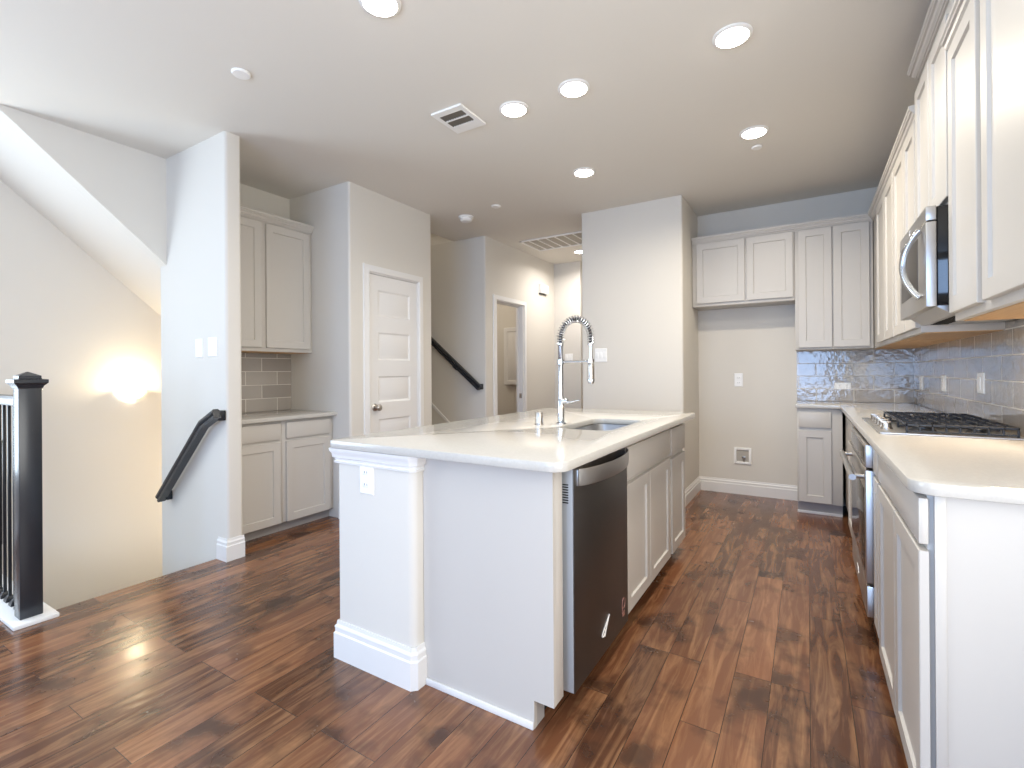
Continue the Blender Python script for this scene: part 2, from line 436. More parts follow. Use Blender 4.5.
f = bmesh.new(); a, b = ADDED_LEFT_WINDOW
box(f, XL - 0.1, XL, YF, a, -2.8, CZ); box(f, XL - 0.1, XL, b, 3.7, -2.8, CZ); box(f, XL - 0.1, XL, a, b, -2.8, 0.5); box(f, XL - 0.1, XL, a, b, 2.4, CZ)
struct('wall_left', f, 'wall', smooth=False)
w = bpy.data.objects.new('window_4', None); COL.objects.link(w); w['kind'] = 'structure'; ORG[w] = Vector()  # unseen frame and pane for the added fill light
f = bmesh.new(); x0, x1 = XL - 0.08, XL - 0.02
for y0, y1, z0, z1 in ((a, b, 0.5, 0.56), (a, b, 2.34, 2.4), (a, a + 0.06, 0.56, 2.34), (b - 0.06, b, 0.56, 2.34), (a + 0.06, b - 0.06, 1.43, 1.47)): box(f, x0, x1, y0, y1, z0, z1)
obj('window_frame', f, 'trim', w); obj('pane', B(XL - 0.055, XL - 0.05, a + 0.06, b - 0.06, 0.56, 2.34), 'window', w)
# wall stub with the hand rail, bull-nosed end
f = poly_prism(bmesh.new(), rounded([(-4.05, 1.70), (-3.17, 1.70), (-3.17, 1.805), (-4.05, 1.805)], [0.012, 0.02, 0.02, 0.012]), XY, -2.8, CZ)
struct('wall_stub', f, 'wall')
# closed side of the upper flight, running on as the back of the nook
zs = lambda y: 2.56 - 0.875 * (y - 1.04)
f = poly_prism(bmesh.new(), [(0.822, CZ), (2.776, CZ), (2.776, -2.8), (1.80, -2.8), (1.80, zs(1.80))], lambda u, v, d: (d, u, v), -4.05, -3.945)
struct('wall_stairwell', f, 'wall')
f = poly_prism(bmesh.new(), [(0.822, CZ), (3.7, zs(3.7)), (3.7, zs(3.7) + 0.2), (1.05, CZ)], lambda u, v, d: (d, u, v), -4.8, -4.05)
struct('ceiling_soffit', f, 'wall')
# nook end and the wall with the panelled door
f = bmesh.new()
poly_prism(f, rounded([(-3.945, 2.676), (-3.166, 2.676), (-3.166, 2.865), (-3.266, 2.865), (-3.266, 2.776), (-3.945, 2.776)], [0, 0.02, 0, 0, 0, 0]), XY, 0, CZ)
poly_prism(f, rounded([(-3.166, 3.495), (-3.166, 3.686), (-5.3, 3.686), (-5.3, 3.586), (-3.266, 3.586), (-3.266, 3.495)], [0, 0.02, 0, 0, 0, 0]), XY, 0, CZ)
box(f, -3.266, -3.166, 2.865, 3.495, 2.06, CZ)
struct('wall_closet', f, 'wall')
# stair recess and the hall beyond
f = bmesh.new()
poly_prism(f, rounded([(-5.3, 4.566), (-3.13, 4.566), (-3.13, 4.79), (-3.23, 4.79), (-3.23, 4.666), (-5.3, 4.666)], [0, 0.02, 0, 0, 0, 0]), XY, 0, CZ)
box(f, -3.23, -3.13, 5.43, 6.33, 0, CZ)
box(f, -3.23, -3.13, 4.79, 5.43, 2.055, CZ)
struct('wall_hall', f, 'wall')
f = bmesh.new()
box(f, -5.4, -5.3, 3.586, 4.666, 0, 4.5)
box(f, -5.3, -3.475, 4.566, 4.666, CZ + 0.1, 4.5)
box(f, -5.3, -3.475, 3.586, 3.686, CZ + 0.1, 4.5)
box(f, -3.575, -3.475, 3.686, 4.566, CZ + 0.1, 4.5)
struct('wall_stairs_upper', f, 'wall')
f = bmesh.new()
box(f, -5.3, -2.72, 6.33, 6.43, 0, CZ); box(f, -5.4, -5.3, 4.666, 6.43, 0, CZ)
box(f, -2.82, -2.72, 6.43, 7.2, 0, CZ); box(f, -2.82, -1.8, 7.2, 7.3, 0, CZ)
struct('wall_hall_end', f, 'wall')
f = poly_prism(bmesh.new(), rounded([(-1.90, 4.45), (-0.94, 4.45), (-0.94, 7.2), (-1.90, 7.2)], [0.015, 0.02, 0, 0]), XY, 0, CZ)
struct('wall_pantry', f, 'wall')
struct('wall_back', B(-0.94, XR, YB, YB + 0.1, 0, CZ), 'wall')
f = bmesh.new(); a, b = SIDE_WINDOW
box(f, XR, XR + 0.1, YF, a, 0, CZ); box(f, XR, XR + 0.1, b, YB + 0.1, 0, CZ); box(f, XR, XR + 0.1, a, b, 0, 0.5); box(f, XR, XR + 0.1, a, b, 2.4, CZ)
struct('wall_right', f, 'wall', smooth=False)
w = bpy.data.objects.new('window_3', None); COL.objects.link(w); w['kind'] = 'structure'; ORG[w] = Vector()
f = bmesh.new(); x0, x1 = XR + 0.02, XR + 0.08
for y0, y1, z0, z1 in ((a, b, 0.5, 0.56), (a, b, 2.34, 2.4), (a, a + 0.06, 0.56, 2.34), (b - 0.06, b, 0.56, 2.34), (a + 0.06, b - 0.06, 1.43, 1.47)): box(f, x0, x1, y0, y1, z0, z1)
obj('window_frame', f, 'trim', w); obj('pane', B(XR + 0.05, XR + 0.055, a + 0.06, b - 0.06, 0.56, 2.34), 'window', w)
f = bmesh.new(); xs = [XL] + [v for w in WINDOWS for v in w] + [XR]
for a, b in zip(xs[::2], xs[1::2]): box(f, a, b, YF - 0.1, YF, 0, CZ)
for a, b in WINDOWS: box(f, a, b, YF - 0.1, YF, 0, 0.5); box(f, a, b, YF - 0.1, YF, 2.4, CZ)
struct('wall_front', f, 'wall', smooth=False)
for i, (a, b) in enumerate(WINDOWS):
    w = bpy.data.objects.new('window_%d' % (i + 1), None); COL.objects.link(w); w['kind'] = 'structure'; ORG[w] = Vector()
    f = bmesh.new(); y0, y1 = YF - 0.08, YF - 0.02
    for x0, x1, z0, z1 in ((a, b, 0.5, 0.56), (a, b, 2.34, 2.4), (a, a + 0.06, 0.56, 2.34), (b - 0.06, b, 0.56, 2.34), (a + 0.06, b - 0.06, 1.43, 1.47)): box(f, x0, x1, y0, y1, z0, z1)
    obj('window_frame', f, 'trim', w); obj('pane', B(a + 0.06, b - 0.06, YF - 0.055, YF - 0.05, 0.56, 2.34), 'window', w)

# half wall carrying the island's bar side
IZ0, IZ1 = 0.882, 0.914
f = poly_prism(bmesh.new(), rounded([(-1.695, 1.366), (-1.272, 1.366), (-1.272, 3.34), (-1.695, 3.34)], [0.012, 0.03, 0, 0.012]), XY, 0, IZ0 - 0.0005)
struct('wall_island', f, 'wall')
CROWN_S = [(0, -0.066), (0.009, -0.064), (0.011, -0.056), (0.006, -0.052), (0.008, -0.044), (0.016, -0.040), (0.018, -0.022), (0.024, -0.014), (0.026, -0.0006), (0, -0.0006)]
pr = lambda P, z: [(o, z + h) for o, h in P]
ISL = [(-1.695, 3.34), (-1.695, 1.366), (-1.284, 1.366), (-1.272, 1.378), (-1.272, 1.42)]
struct('trim_island', sweep(ISL, [(o, IZ0 + z) for o, z in CROWN_S]), 'trim')
BASE = [(0, 0), (0.015, 0), (0.015, 0.094), (0.0125, 0.097), (0.0105, 0.099), (0.0105, 0.114), (0.0125, 0.116), (0.011, 0.121), (0.006, 0.126), (0.0045, 0.14), (0, 0.14)]
def baseboard(name, path, h=0.14):
    """outward is to the right of travel"""
    return struct(name, sweep(path, [(o, z * h / 0.14) for o, z in BASE]), 'trim')
baseboard('baseboard_island', ISL, 0.155)
baseboard('baseboard_stub', [(-3.275, 1.70), (-3.17, 1.70), (-3.17, 1.805)])
baseboard('baseboard_closet_left', [(-3.30, 2.676), (-3.166, 2.676), (-3.166, 2.815)])
baseboard('baseboard_closet_right', [(-3.166, 3.578), (-3.166, 3.686), (-3.24, 3.686)])
baseboard('baseboard_hall_left', [(-3.22, 4.566), (-3.13, 4.566), (-3.13, 4.70)])
baseboard('baseboard_hall_right', [(-3.13, 5.535), (-3.13, 6.33), (-2.72, 6.33), (-2.72, 7.2), (-1.90, 7.2), (-1.90, 4.45), (-0.94, 4.45), (-0.94, YB), (-0.085, YB)], 0.135)
baseboard('baseboard_left', [(XL, YF), (XL, 0.72)])

# white skirt capping the opening edge under the railing, and beside the rising stairs
struct('trim_stair_cap', B(XL, -3.17, 0.72, 0.885, 0.0, 0.02, 0.003), 'trim')
f = poly_prism(bmesh.new(), [(-5.2, 1.86), (-3.28, 0.30), (-3.28, 0.26), (-5.2, 1.82)], lambda u, v, d: (u, d, v), 4.554, 4.566)
struct('trim_stair_skirt', f, 'trim')

# doors -------------------------------------------------------------
CAS = [(0, 0), (0.0, 0.012), (0.008, 0.018), (0.03, 0.018), (0.045, 0.012), (0.058, 0.012), (0.062, 0)]   # (across, out)
def casing(X, y0, y1, z1, name, parent):
    """trim round an opening in a wall that looks to +X; three mitred lengths"""
    bm = bmesh.new(); rows = []
    for (y, z, sy, sz) in ((y0, 0, -1, 0), (y0, z1, -1, 1), (y1, z1, 1, 1), (y1, 0, 1, 0)):
        rows.append([bm.verts.new((X + o, y + sy * a, z + sz * a)) for a, o in CAS])
    k = len(CAS)
    for r0, r1 in zip(rows, rows[1:]):
        for j in range(k): bm.faces.new((r0[j], r0[(j + 1) % k], r1[(j + 1) % k], r1[j]))
    bm.faces.new(rows[0]); bm.faces.new(rows[-1][::-1]); bmesh.ops.recalc_face_normals(bm, faces=bm.faces)
    return obj(name, bm, 'trim', parent)
def jambs(X0, X1, y0, y1, z1, parent, stop):
    bm = bmesh.new(); t = 0.016
    box(bm, X0, X1, y0, y0 + t, 0, z1); box(bm, X0, X1, y1 - t, y1, 0, z1); box(bm, X0, X1, y0 + t, y1 - t, z1 - t, z1)
    box(bm, stop - 0.03, stop, y0 + t, y0 + t + 0.012, 0, z1 - t); box(bm, stop - 0.03, stop, y1 - t - 0.012, y1 - t, 0, z1 - t); box(bm, stop - 0.03, stop, y0 + t, y1 - t, z1 - t - 0.012, z1 - t)
    return obj('jamb', bm, 'trim', parent)
def panel_door(X, y0, y1, z0, z1, th):
    """five raised-panel slab looking to +X"""
    bm = bmesh.new(); fn = fXp(X)
    pz = [(0.195, 0.425), (0.57, 0.795), (0.94, 1.167), (1.307, 1.548), (1.685, 1.912)]; py0, py1 = y0 + 0.102, y1 - 0.097
    def quad(a, b, c, d): bm.faces.new([bm.verts.new(fn(*p)) for p in (a, b, c, d)])
    def rect(u0, u1, v0, v1, d): quad((u0, v0, d), (u1, v0, d), (u1, v1, d), (u0, v1, d))
    zz = [z0] + [v for p in pz for v in p] + [z1]
    for a, b in zip(zz, zz[1:]): rect(y0, py0, a, b, th); rect(py1, y1, a, b, th)
    for a, b in zip(zz[::2], zz[1::2]): rect(py0, py1, a, b, th)
    for a, b in pz:
        rings = []
        for i, d in ((0, th), (0.014, th - 0.009), (0.024, th - 0.009), (0.045, th - 0.002)):
            rings.append([bm.verts.new(fn(u, v, d)) for u, v in ((py0 + i, a + i), (py1 - i, a + i), (py1 - i, b - i), (py0 + i, b - i))])
        for r0, r1 in zip(rings, rings[1:]):
            for k in range(4): bm.faces.new((r0[k], r0[(k + 1) % 4], r1[(k + 1) % 4], r1[k]))
        bm.faces.new(rings[-1])
    bmesh.ops.remove_doubles(bm, verts=bm.verts, dist=1e-5)
    rim = [e for e in bm.edges if len(e.link_faces) == 1]
    ext = bmesh.ops.extrude_edge_only(bm, edges=rim)['geom']
    back = [v for v in ext if isinstance(v, bmesh.types.BMVert)]
    for v in back: v.co.x -= th
    bmesh.ops.contextual_create(bm, geom=[e for e in ext if isinstance(e, bmesh.types.BMEdge)])
    bmesh.ops.recalc_face_normals(bm, faces=bm.faces)
    return bm
d1 = bpy.data.objects.new('door_1', None); COL.objects.link(d1); d1.location = (-3.166, 3.18, 0); ORG[d1] = Vector(d1.location); d1['kind'] = 'structure'
casing(-3.166, 2.878, 3.494 - 0.006, 2.052, 'casing', d1); jambs(-3.266, -3.166, 2.865, 3.495, 2.06, d1, -3.212)
slab = obj('door_slab', panel_door(-3.208, 2.884, 3.477, 0.012, 2.04, 0.035), 'trim', d1)
kn = lathe(bmesh.new(), [(0.032, 0), (0.032, 0.005), (0.026, 0.01), (0.012, 0.014), (0.011, 0.034), (0.022, 0.04), (0.028, 0.05), (0.027, 0.062), (0.018, 0.07), (0, 0.072)], (-3.173, 2.945, 0.90), 0)
obj('knob', kn, 'nickel', slab)
for z in (0.25, 1.05, 1.86):
    h = bmesh.new(); tube(h, [(-3.166, 3.482, z - 0.045), (-3.166, 3.482, z + 0.045)], 0.006); box(h, -3.172, -3.168, 3.478, 3.494, z - 0.044, z + 0.044)
    obj('hinge', h, 'trim', d1)
d2 = bpy.data.objects.new('door_2', None); COL.objects.link(d2); d2.location = (-3.13, 5.11, 0); ORG[d2] = Vector(d2.location); d2['kind'] = 'structure'
casing(-3.13, 4.782, 5.438, 2.045, 'casing', d2); jambs(-3.23, -3.13, 4.79, 5.43, 2.055, d2, -3.19)
obj('strike_plate', B(-3.186, -3.15, 5.412, 5.4145, 0.86, 0.92, 0.001), 'nickel', d2)

# ================================================================== CABINETS
def cabinet(name, label, cat, face, fn_of, side, u0, u1, z0, z1, depth, doors=(), drawers=(), toe=None, crown=None, under=None, group=None, frame=True, gapf=0.0):
    """face = coordinate of the face frame; fn_of(face) -> (u, z, d); carcass runs back by depth."""
    fn = fn_of(face)
    org = fn((u0 + u1) / 2, z0 if toe is None else 0, -depth / 2)
    t = thing(name, label, cat, org, group)
    zb = z0
    obj('carcass', slabf(fn, u0, u1, zb, z1, -depth, 0, 0.0015), 'cab', t)
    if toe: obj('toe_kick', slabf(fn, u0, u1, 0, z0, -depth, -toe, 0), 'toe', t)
    for d in doors: obj('door', shaker(fn, *d), 'cab', t)
    for d in drawers: obj('drawer_front', slabf(fn, *d, 0.0, 0.02, 0.003), 'cab', t)
    if under: obj('underside', slabf(fn, u0 + 0.018, u1 - 0.018, z0 - 0.003, z0 + 0.004, -depth + 0.002, -0.02, 0), 'under', t)
    return t
CR = [(0, -0.012), (0.008, -0.012), (0.008, -0.004), (0.014, -0.002), (0.014, 0.004), (0.022, 0.010), (0.026, 0.022), (0.034, 0.024), (0.034, 0.032), (0.040, 0.036), (0.040, 0.052), (0, 0.052)]
def hollow(o, x0, x1, y0, y1, z0):
    """let the bowl hang inside the carcass"""
    bm = bmesh.new(); bm.from_mesh(o.data); org = ORG[o]
    lo = [min(v.co[i] for v in bm.verts) + org[i] for i in range(3)]; hi = [max(v.co[i] for v in bm.verts) + org[i] for i in range(3)]; bm.free()
    bm = bmesh.new()
    box(bm, lo[0], x0, lo[1], hi[1], lo[2], hi[2]); box(bm, x1, hi[0], lo[1], hi[1], lo[2], hi[2]); box(bm, x0, x1, lo[1], y0, lo[2], hi[2]); box(bm, x0, x1, y1, hi[1], lo[2], hi[2]); box(bm, x0, x1, y0, y1, lo[2], z0)
    bmesh.ops.translate(bm, verts=bm.verts, vec=-org); bm.to_mesh(o.data); bm.free()
def crown(t, path, z): return obj('crown_molding', sweep(path, [(o, z + h) for o, h in CR]), 'cab', t)

# nook (faces +X)
NX = -3.38
cabinet('base_cabinet', 'greige base cabinet with drawer over door, hard against the white stub wall', 'cabinet', NX, fXp, 0, 1.807, 2.215, 0.075, 0.845, 0.56,
        [(1.83, 2.195, 0.078, 0.683)], [(1.83, 2.195, 0.705, 0.825)], toe=0.05, group='nook base cabinets')
cabinet('base_cabinet', 'greige base cabinet with drawer over door, beside the closet wall in the nook', 'cabinet', NX, fXp, 0, 2.217, 2.672, 0.075, 0.845, 0.56,
        [(2.245, 2.635, 0.078, 0.683)], [(2.245, 2.635, 0.705, 0.825)], toe=0.05, group='nook base cabinets')
w = obj('worktop', plate([(-3.943, 1.807), (-3.325, 1.807), (-3.325, 2.674), (-3.943, 2.674)], [], 0.847, 0.877, 0.003), 'quartz'); props(w, 'short white worktop over the two greige nook cabinets', 'worktop')
t = obj('backsplash', B(-3.943, -3.935, 1.807, 2.674, 0.878, 1.365), 'tileN'); props(t, 'taupe subway tile backsplash in the shaded nook', 'backsplash')
NU = -3.64
nk = cabinet('wall_cabinet', 'greige two-door wall cabinet hung in the nook above the taupe tiles', 'cabinet', NU, fXp, 0, 1.807, 2.672, 1.37, 2.40, 0.30,
             [(1.83, 2.215, 1.40, 2.375), (2.255, 2.64, 1.40, 2.375)], under=True)
crown(nk, [(NU, 1.807), (NU, 2.672)], 2.40)

# island cabinets (face +X)
IX = -0.722
ep = thing('end_panel', 'pale grey flat end panel closing the island beside the dishwasher', 'panel', (-1.0, 1.43, 0))
f = poly_prism(bmesh.new(), [(-1.270, 0), (-0.787, 0), (-0.787, 0.095), (-0.713, 0.095), (-0.713, IZ0 - 0.002), (-1.270, IZ0 - 0.002)], lambda u, v, d: (u, d, v), 1.42, 1.44)
obj('panel', f, 'cab', ep)
obj('stile', B(-0.735, -0.713, 1.4405, 1.492, 0.095, IZ0 - 0.002, 0.001), 'cab', ep)
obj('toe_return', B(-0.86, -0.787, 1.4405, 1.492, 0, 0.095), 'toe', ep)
obj('shoe_molding', B(-1.256, -0.787, 1.411, 1.4195, 0, 0.026, 0.003), 'trim', ep)
# dishwasher
DX = -0.695
dw = thing('dishwasher', 'black stainless dishwasher with a bowed bar handle, set into the island', 'dishwasher', (-1.0, 1.84, 0))
obj('tub', B(-1.24, DX - 0.056, 1.55, 2.132, 0.10, 0.872, 0.003), 'gap', dw)
obj('kick_plate', B(-0.86, -0.80, 1.52, 2.135, 0.0, 0.098, 0.002), 'gap', dw)
dd = obj('door', B(DX - 0.055, DX, 1.545, 2.130, 0.075, 0.872, 0.004), 'darksteel', dw)
obj('door_edge', B(DX - 0.055, DX - 0.003, 1.5415, 1.5448, 0.08, 0.868, 0.001), 'edge', dd)
f = bmesh.new()
for i in range(8): box(f, DX - 0.040, DX - 0.018, 1.5405, 1.5415, 0.735 + 0.009 * i, 0.739 + 0.009 * i)
obj('vent', f, 'gap', dd)
f = bmesh.new(); hp = []
for i in range(25):
    a = i / 24; y = 1.575 + a * (2.105 - 1.575); hp.append((DX + 0.006 + 0.05 * math.sin(PI * a) ** 0.6, y))
for (x, y), (x2, y2) in zip(hp, hp[1:]):
    vs = []
    for px_, py_ in ((x, y), (x2, y2)): vs.append([f.verts.new((px_ + o, py_, z)) for o, z in ((-0.006, 0.795), (0.0, 0.792), (0.002, 0.80), (0.002, 0.845), (0.0, 0.852), (-0.006, 0.85))])
    for j in range(6): f.faces.new((vs[0][j], vs[0][(j + 1) % 6], vs[1][(j + 1) % 6], vs[1][j]))
bmesh.ops.remove_doubles(f, verts=f.verts, dist=1e-5); bmesh.ops.recalc_face_normals(f, faces=f.faces)
box(f, DX, DX + 0.008, 1.566, 1.582, 0.793, 0.851, 0.001); box(f, DX, DX + 0.008, 2.098, 2.114, 0.793, 0.851, 0.001)
obj('handle', f, 'steel', dd)
f = bmesh.new(); zc, yc = 0.172, 1.845     # loop-and-stroke emblem
X = DX + 0.0008
tube(f, [(X, yc - 0.022 + 0.016 * math.cos(a), zc - 0.012 + 0.010 * math.sin(a) + 0.3 * 0.016 * math.cos(a)) for a in [k * PI / 8 for k in range(17)]], 0.0024, 6)
tube(f, [(X, yc - 0.012, zc - 0.030), (X, yc + 0.004, zc - 0.004), (X, yc + 0.040, zc + 0.036)], 0.0026, 6)
tube(f, [(X, yc - 0.034, zc - 0.008), (X, yc + 0.006, zc + 0.014), (X, yc + 0.040, zc + 0.036)], 0.0022, 6)
obj('emblem', f, 'logo', dd)
f = bmesh.new(); yc, zc = 2.065, 0.155
tube(f, [(X, yc + 0.018 * math.cos(a), zc + 0.026 + 0.022 * math.sin(a)) for a in [k * PI / 8 for k in range(17)]], 0.0014, 6)
tube(f, [(X, yc - 0.018, zc + 0.02), (X, yc - 0.018, zc - 0.016), (X, yc + 0.012, zc - 0.01)], 0.0014, 6)
for k in range(3): box(f, X - 0.0006, X + 0.0003, yc - 0.014 + 0.01 * k, yc - 0.006 + 0.01 * k, zc - 0.03, zc - 0.02)
obj('label', f, 'red', dd)
sc0 = cabinet('sink_cabinet', 'pale grey sink base with false drawer front and two shaker doors beside the dishwasher', 'cabinet', IX, fXp, 0, 2.137, 2.975, 0.085, IZ0 - 0.004, 0.535,
        [(2.145, 2.52, 0.09, 0.678), (2.528, 2.955, 0.09, 0.678)], [(2.145, 2.955, 0.700, 0.848)], toe=0.075)
cabinet('base_cabinet', 'narrow pale grey cabinet closing the far end of the island', 'cabinet', IX, fXp, 0, 2.977, 3.38, 0.085, IZ0 - 0.004, 0.535,
        [(3.0, 3.36, 0.09, 0.662)], [(3.0, 3.36, 0.684, 0.844)], toe=0.075)
# island worktop with the sink cut-out
SX0, SX1, SY0, SY1 = -1.09, -0.80, 2.18, 2.76
hollow([o for o in sc0.children if o.name.startswith('carcass')][0], SX0 - 0.03, SX1 + 0.03, SY0 - 0.03, SY1 + 0.03, 0.66)
outer = rounded([(-1.728, 1.338), (-0.64, 1.338), (-0.64, 3.41), (-1.728, 3.41)], [0.03, 0.055, 0.03, 0.03])
hole = rounded([(SX0, SY0), (SX1, SY0), (SX1, SY1), (SX0, SY1)], 0.06)
it = obj('worktop', plate(outer, [hole], IZ0, IZ1), 'quartz'); props(it, 'large white quartz island worktop with rounded corner and undermount sink cut-out', 'worktop')
sk = thing('sink', 'stainless undermount sink bowl let into the island worktop', 'sink', ((SX0 + SX1) / 2, (SY0 + SY1) / 2, 0.68))
f = bmesh.new(); rows = []
for ins, z in ((-0.02, IZ0 - 0.001), (0.002, IZ0 - 0.001), (0.006, 0.74), (0.03, 0.695), (0.06, 0.69)):
    rows.append([f.verts.new((x, y, z)) for x, y in rounded([(SX0 + ins, SY0 + ins), (SX1 - ins, SY0 + ins), (SX1 - ins, SY1 - ins), (SX0 + ins, SY1 - ins)], 0.06)])
for r0, r1 in zip(rows, rows[1:]):
    for k in range(len(r0)): f.faces.new((r0[k], r0[(k + 1) % len(r0)], r1[(k + 1) % len(r0)], r1[k]))
f.faces.new(rows[-1]); bmesh.ops.recalc_face_normals(f, faces=f.faces)
obj('bowl', f, 'steel', sk)
obj('drain', lathe(bmesh.new(), [(0, 0.001), (0.03, 0.001), (0.04, 0.004), (0.045, 0.0)], ((SX0 + SX1) / 2, (SY0 + SY1) / 2, 0.6905)), 'chrome', sk)
# faucet
FX, FY = -1.137, 2.372
fa = thing('faucet', 'tall chrome spring-neck kitchen faucet behind the island sink', 'faucet', (FX, FY, IZ1))
f = lathe(bmesh.new(), [(0.027, 0), (0.027, 0.006), (0.0185, 0.01), (0.0185, 0.125), (0.016, 0.13), (0.014, 0.14), (0.014, 0.415), (0.0155, 0.418), (0.0155, 0.432), (0, 0.434)], (FX, FY, IZ1), seg=28)
obj('post', f, 'chrome', fa)
arch = [(FX, FY, 1.34)]; cx, rx = (FX - 0.963) / 2, (-0.963 - FX) / 2
for i in range(33):
    a = PI - PI * i / 32; arch.append((cx + rx * math.cos(a), FY, 1.375 + 0.098 * math.sin(a)))
arch.append((-0.963, FY, 1.335))
obj('hose', tube(bmesh.new(), arch + [(-0.963, FY, 1.24)], 0.0085, 12), 'black', fa)
# coil spring round the hose
AV = [Vector(p) for p in arch]; seglen = [(b - a).length for a, b in zip(AV, AV[1:])]; tot = sum(seglen)
def at_len(s):
    for i, l in enumerate(seglen):
        if s <= l or i == len(seglen) - 1: return AV[i].lerp(AV[i + 1], min(1, s / l)), (AV[i + 1] - AV[i]).normalized()
        s -= l
coil = []; turns = 27
for i in range(turns * 10 + 1):
    p, t_ = at_len(tot * i / (turns * 10)); a = 2 * PI * i / 10; n_ = Vector((0, 1, 0)); b_ = t_.cross(n_)
    coil.append(p + (n_ * math.cos(a) + b_ * math.sin(a)) * 0.0185)
obj('spring', tube(bmesh.new(), coil, 0.0027, 6), 'chrome', fa)
f = lathe(bmesh.new(), [(0.010, 0), (0.013, 0.004), (0.013, 0.016), (0.0085, 0.02), (0.0085, 0.098), (0.012, 0.1), (0, 0.1)], (-0.963, FY, 1.345), sign=-1, seg=20)
obj('spray_stem', f, 'chrome', fa)
f = lathe(bmesh.new(), [(0.011, 0), (0.0165, 0.008), (0.0175, 0.03), (0.0175, 0.1), (0.0155, 0.116), (0.012, 0.118), (0, 0.116)], (-0.963, FY, 1.248), sign=-1, seg=24)
sh = obj('spray_head', f, 'nickel', fa)
obj('spray_collar', lathe(bmesh.new(), [(0.0168, 0), (0.019, 0.002), (0.019, 0.012), (0.0168, 0.014)], (-0.963, FY, 1.155), sign=-1), 'chrome', sh)
f = tube(bmesh.new(), [(FX, FY, 1.246), (-0.963, FY, 1.246)], 0.0065, 12)
lathe(f, [(0.0155, -0.012), (0.019, -0.012), (0.019, 0.012), (0.0155, 0.012)], (FX, FY, 1.246)); lathe(f, [(0.010, -0.014), (0.0165, -0.014), (0.0165, 0.014), (0.010, 0.014)], (-0.963, FY, 1.246), seg=20)
obj('support_arm', f, 'chrome', fa)
f = lathe(bmesh.new(), [(0.016, 0), (0.016, 0.035), (0.013, 0.04), (0, 0.041)], (FX, FY, 1.035), axis=0, seg=20)
tube(f, [(FX + 0.036, FY, 1.03), (FX + 0.06, FY - 0.005, 1.032), (FX + 0.115, FY - 0.015, 1.045)], [0.007, 0.0055, 0.0045], 12)
obj('lever', f, 'chrome', fa)
f = lathe(bmesh.new(), [(0.024, 0), (0.024, 0.004), (0.0195, 0.007), (0.0195, 0.064), (0.017, 0.068), (0, 0.068)], (-1.217, 2.274, IZ1), seg=28)
so = obj('air_gap_cap', f, 'nickel'); props(so, 'short brushed metal air gap cylinder standing beside the faucet', 'air gap')

# outlets and switches ---------------------------------------------
def cover(fn, u, z, w, h, d=0.006, bm=None):
    bm = bm or bmesh.new(); rows = []
    for i, dd_ in ((0, 0), (0, d * 0.5), (0.003, d)): rows.append([bm.verts.new(fn(a, b, dd_)) for a, b in ((u - w / 2 + i, z - h / 2 + i), (u + w / 2 - i, z - h / 2 + i), (u + w / 2 - i, z + h / 2 - i), (u - w / 2 + i, z + h / 2 - i))])
    for a, b in zip(rows, rows[1:]):
        for k in range(4): bm.faces.new((a[k], a[(k + 1) % 4], b[(k + 1) % 4], b[k]))
    bm.faces.new(rows[0][::-1]); bm.faces.new(rows[-1]); bmesh.ops.recalc_face_normals(bm, faces=bm.faces); return bm
def outlet(name, label, fn, u, z, w, h, kind='duplex', gangs=1, group=None, horizontal=False):
    t = thing(name, label, 'outlet' if kind == 'duplex' else 'switch', fn(u, z, 0), group)
    obj('cover_plate', cover(fn, u, z, w, h), 'plate', t)
    if kind == 'duplex':
        for s in (-1, 1):
            cu, cz = (u + s * w * 0.2, z) if horizontal else (u, z + s * h * 0.19)
            a, b = (0.024, 0.034)
            r = obj('receptacle', slabf(fn, cu - (a if horizontal else b) / 2, cu + (a if horizontal else b) / 2, cz - (b if horizontal else a) / 2, cz + (b if horizontal else a) / 2, 0.005, 0.008, 0.001), 'plate', t)
            f = bmesh.new()
            for q in (-1, 1):
                if horizontal: slabf(fn, cu - 0.005, cu + 0.004, cz + q * 0.007 - 0.0012, cz + q * 0.007 + 0.0012, 0.0078, 0.0085, 0, f)
                else: slabf(fn, cu + q * 0.007 - 0.0012, cu + q * 0.007 + 0.0012, cz - 0.004, cz + 0.005, 0.0078, 0.0085, 0, f)
            obj('slots', f, 'slot', r)
    else:
        for g in range(gangs):
            cu = u + (g - (gangs - 1) / 2) * (w / gangs) * 0.96
            obj('rocker', slabf(fn, cu - 0.014, cu + 0.014, z - 0.03, z + 0.03, 0.004, 0.0095, 0.002), 'plate', t)
    return t
outlet('outlet', 'white outlet under the crown trim on the island half wall', fYm(1.366), -1.518, 0.771, 0.078, 0.128)
outlet('light_switch', 'white switch plate on the stub wall, the one farther from the wall end', fYm(1.70), -3.50, 1.369, 0.085, 0.126, 'switch')
outlet('light_switch', 'white switch plate on the stub wall, the one nearer the wall end', fYm(1.70), -3.33, 1.373, 0.105, 0.126, 'switch', 1)
outlet('light_switch', 'three-rocker white switch plate on the tall wall behind the faucet', fYm(4.45), -1.703, 1.352, 0.122, 0.13, 'switch', 3)
outlet('light_switch', 'small white switch plate at the end of the hall', fYm(6.33), -2.903, 1.39, 0.12, 0.12, 'switch', 2)
outlet('outlet', 'white outlet plate on the bare wall above the refrigerator water box', fYm(YB), -0.572, 1.103, 0.075, 0.13)
outlet('outlet', 'sideways white outlet in the tiles below the two tall wall cabinet doors', fYm(YB - 0.008), 0.263, 1.052, 0.116, 0.062, horizontal=True)
outlet('outlet', 'white outlet in the range wall tiles, the one by the tiled corner', fXm(XR - 0.008), 4.83, 1.09, 0.10, 0.105)
outlet('outlet', 'white outlet in the range wall tiles, between the corner and the cooktop', fXm(XR - 0.008), 4.10, 1.103, 0.10, 0.105)
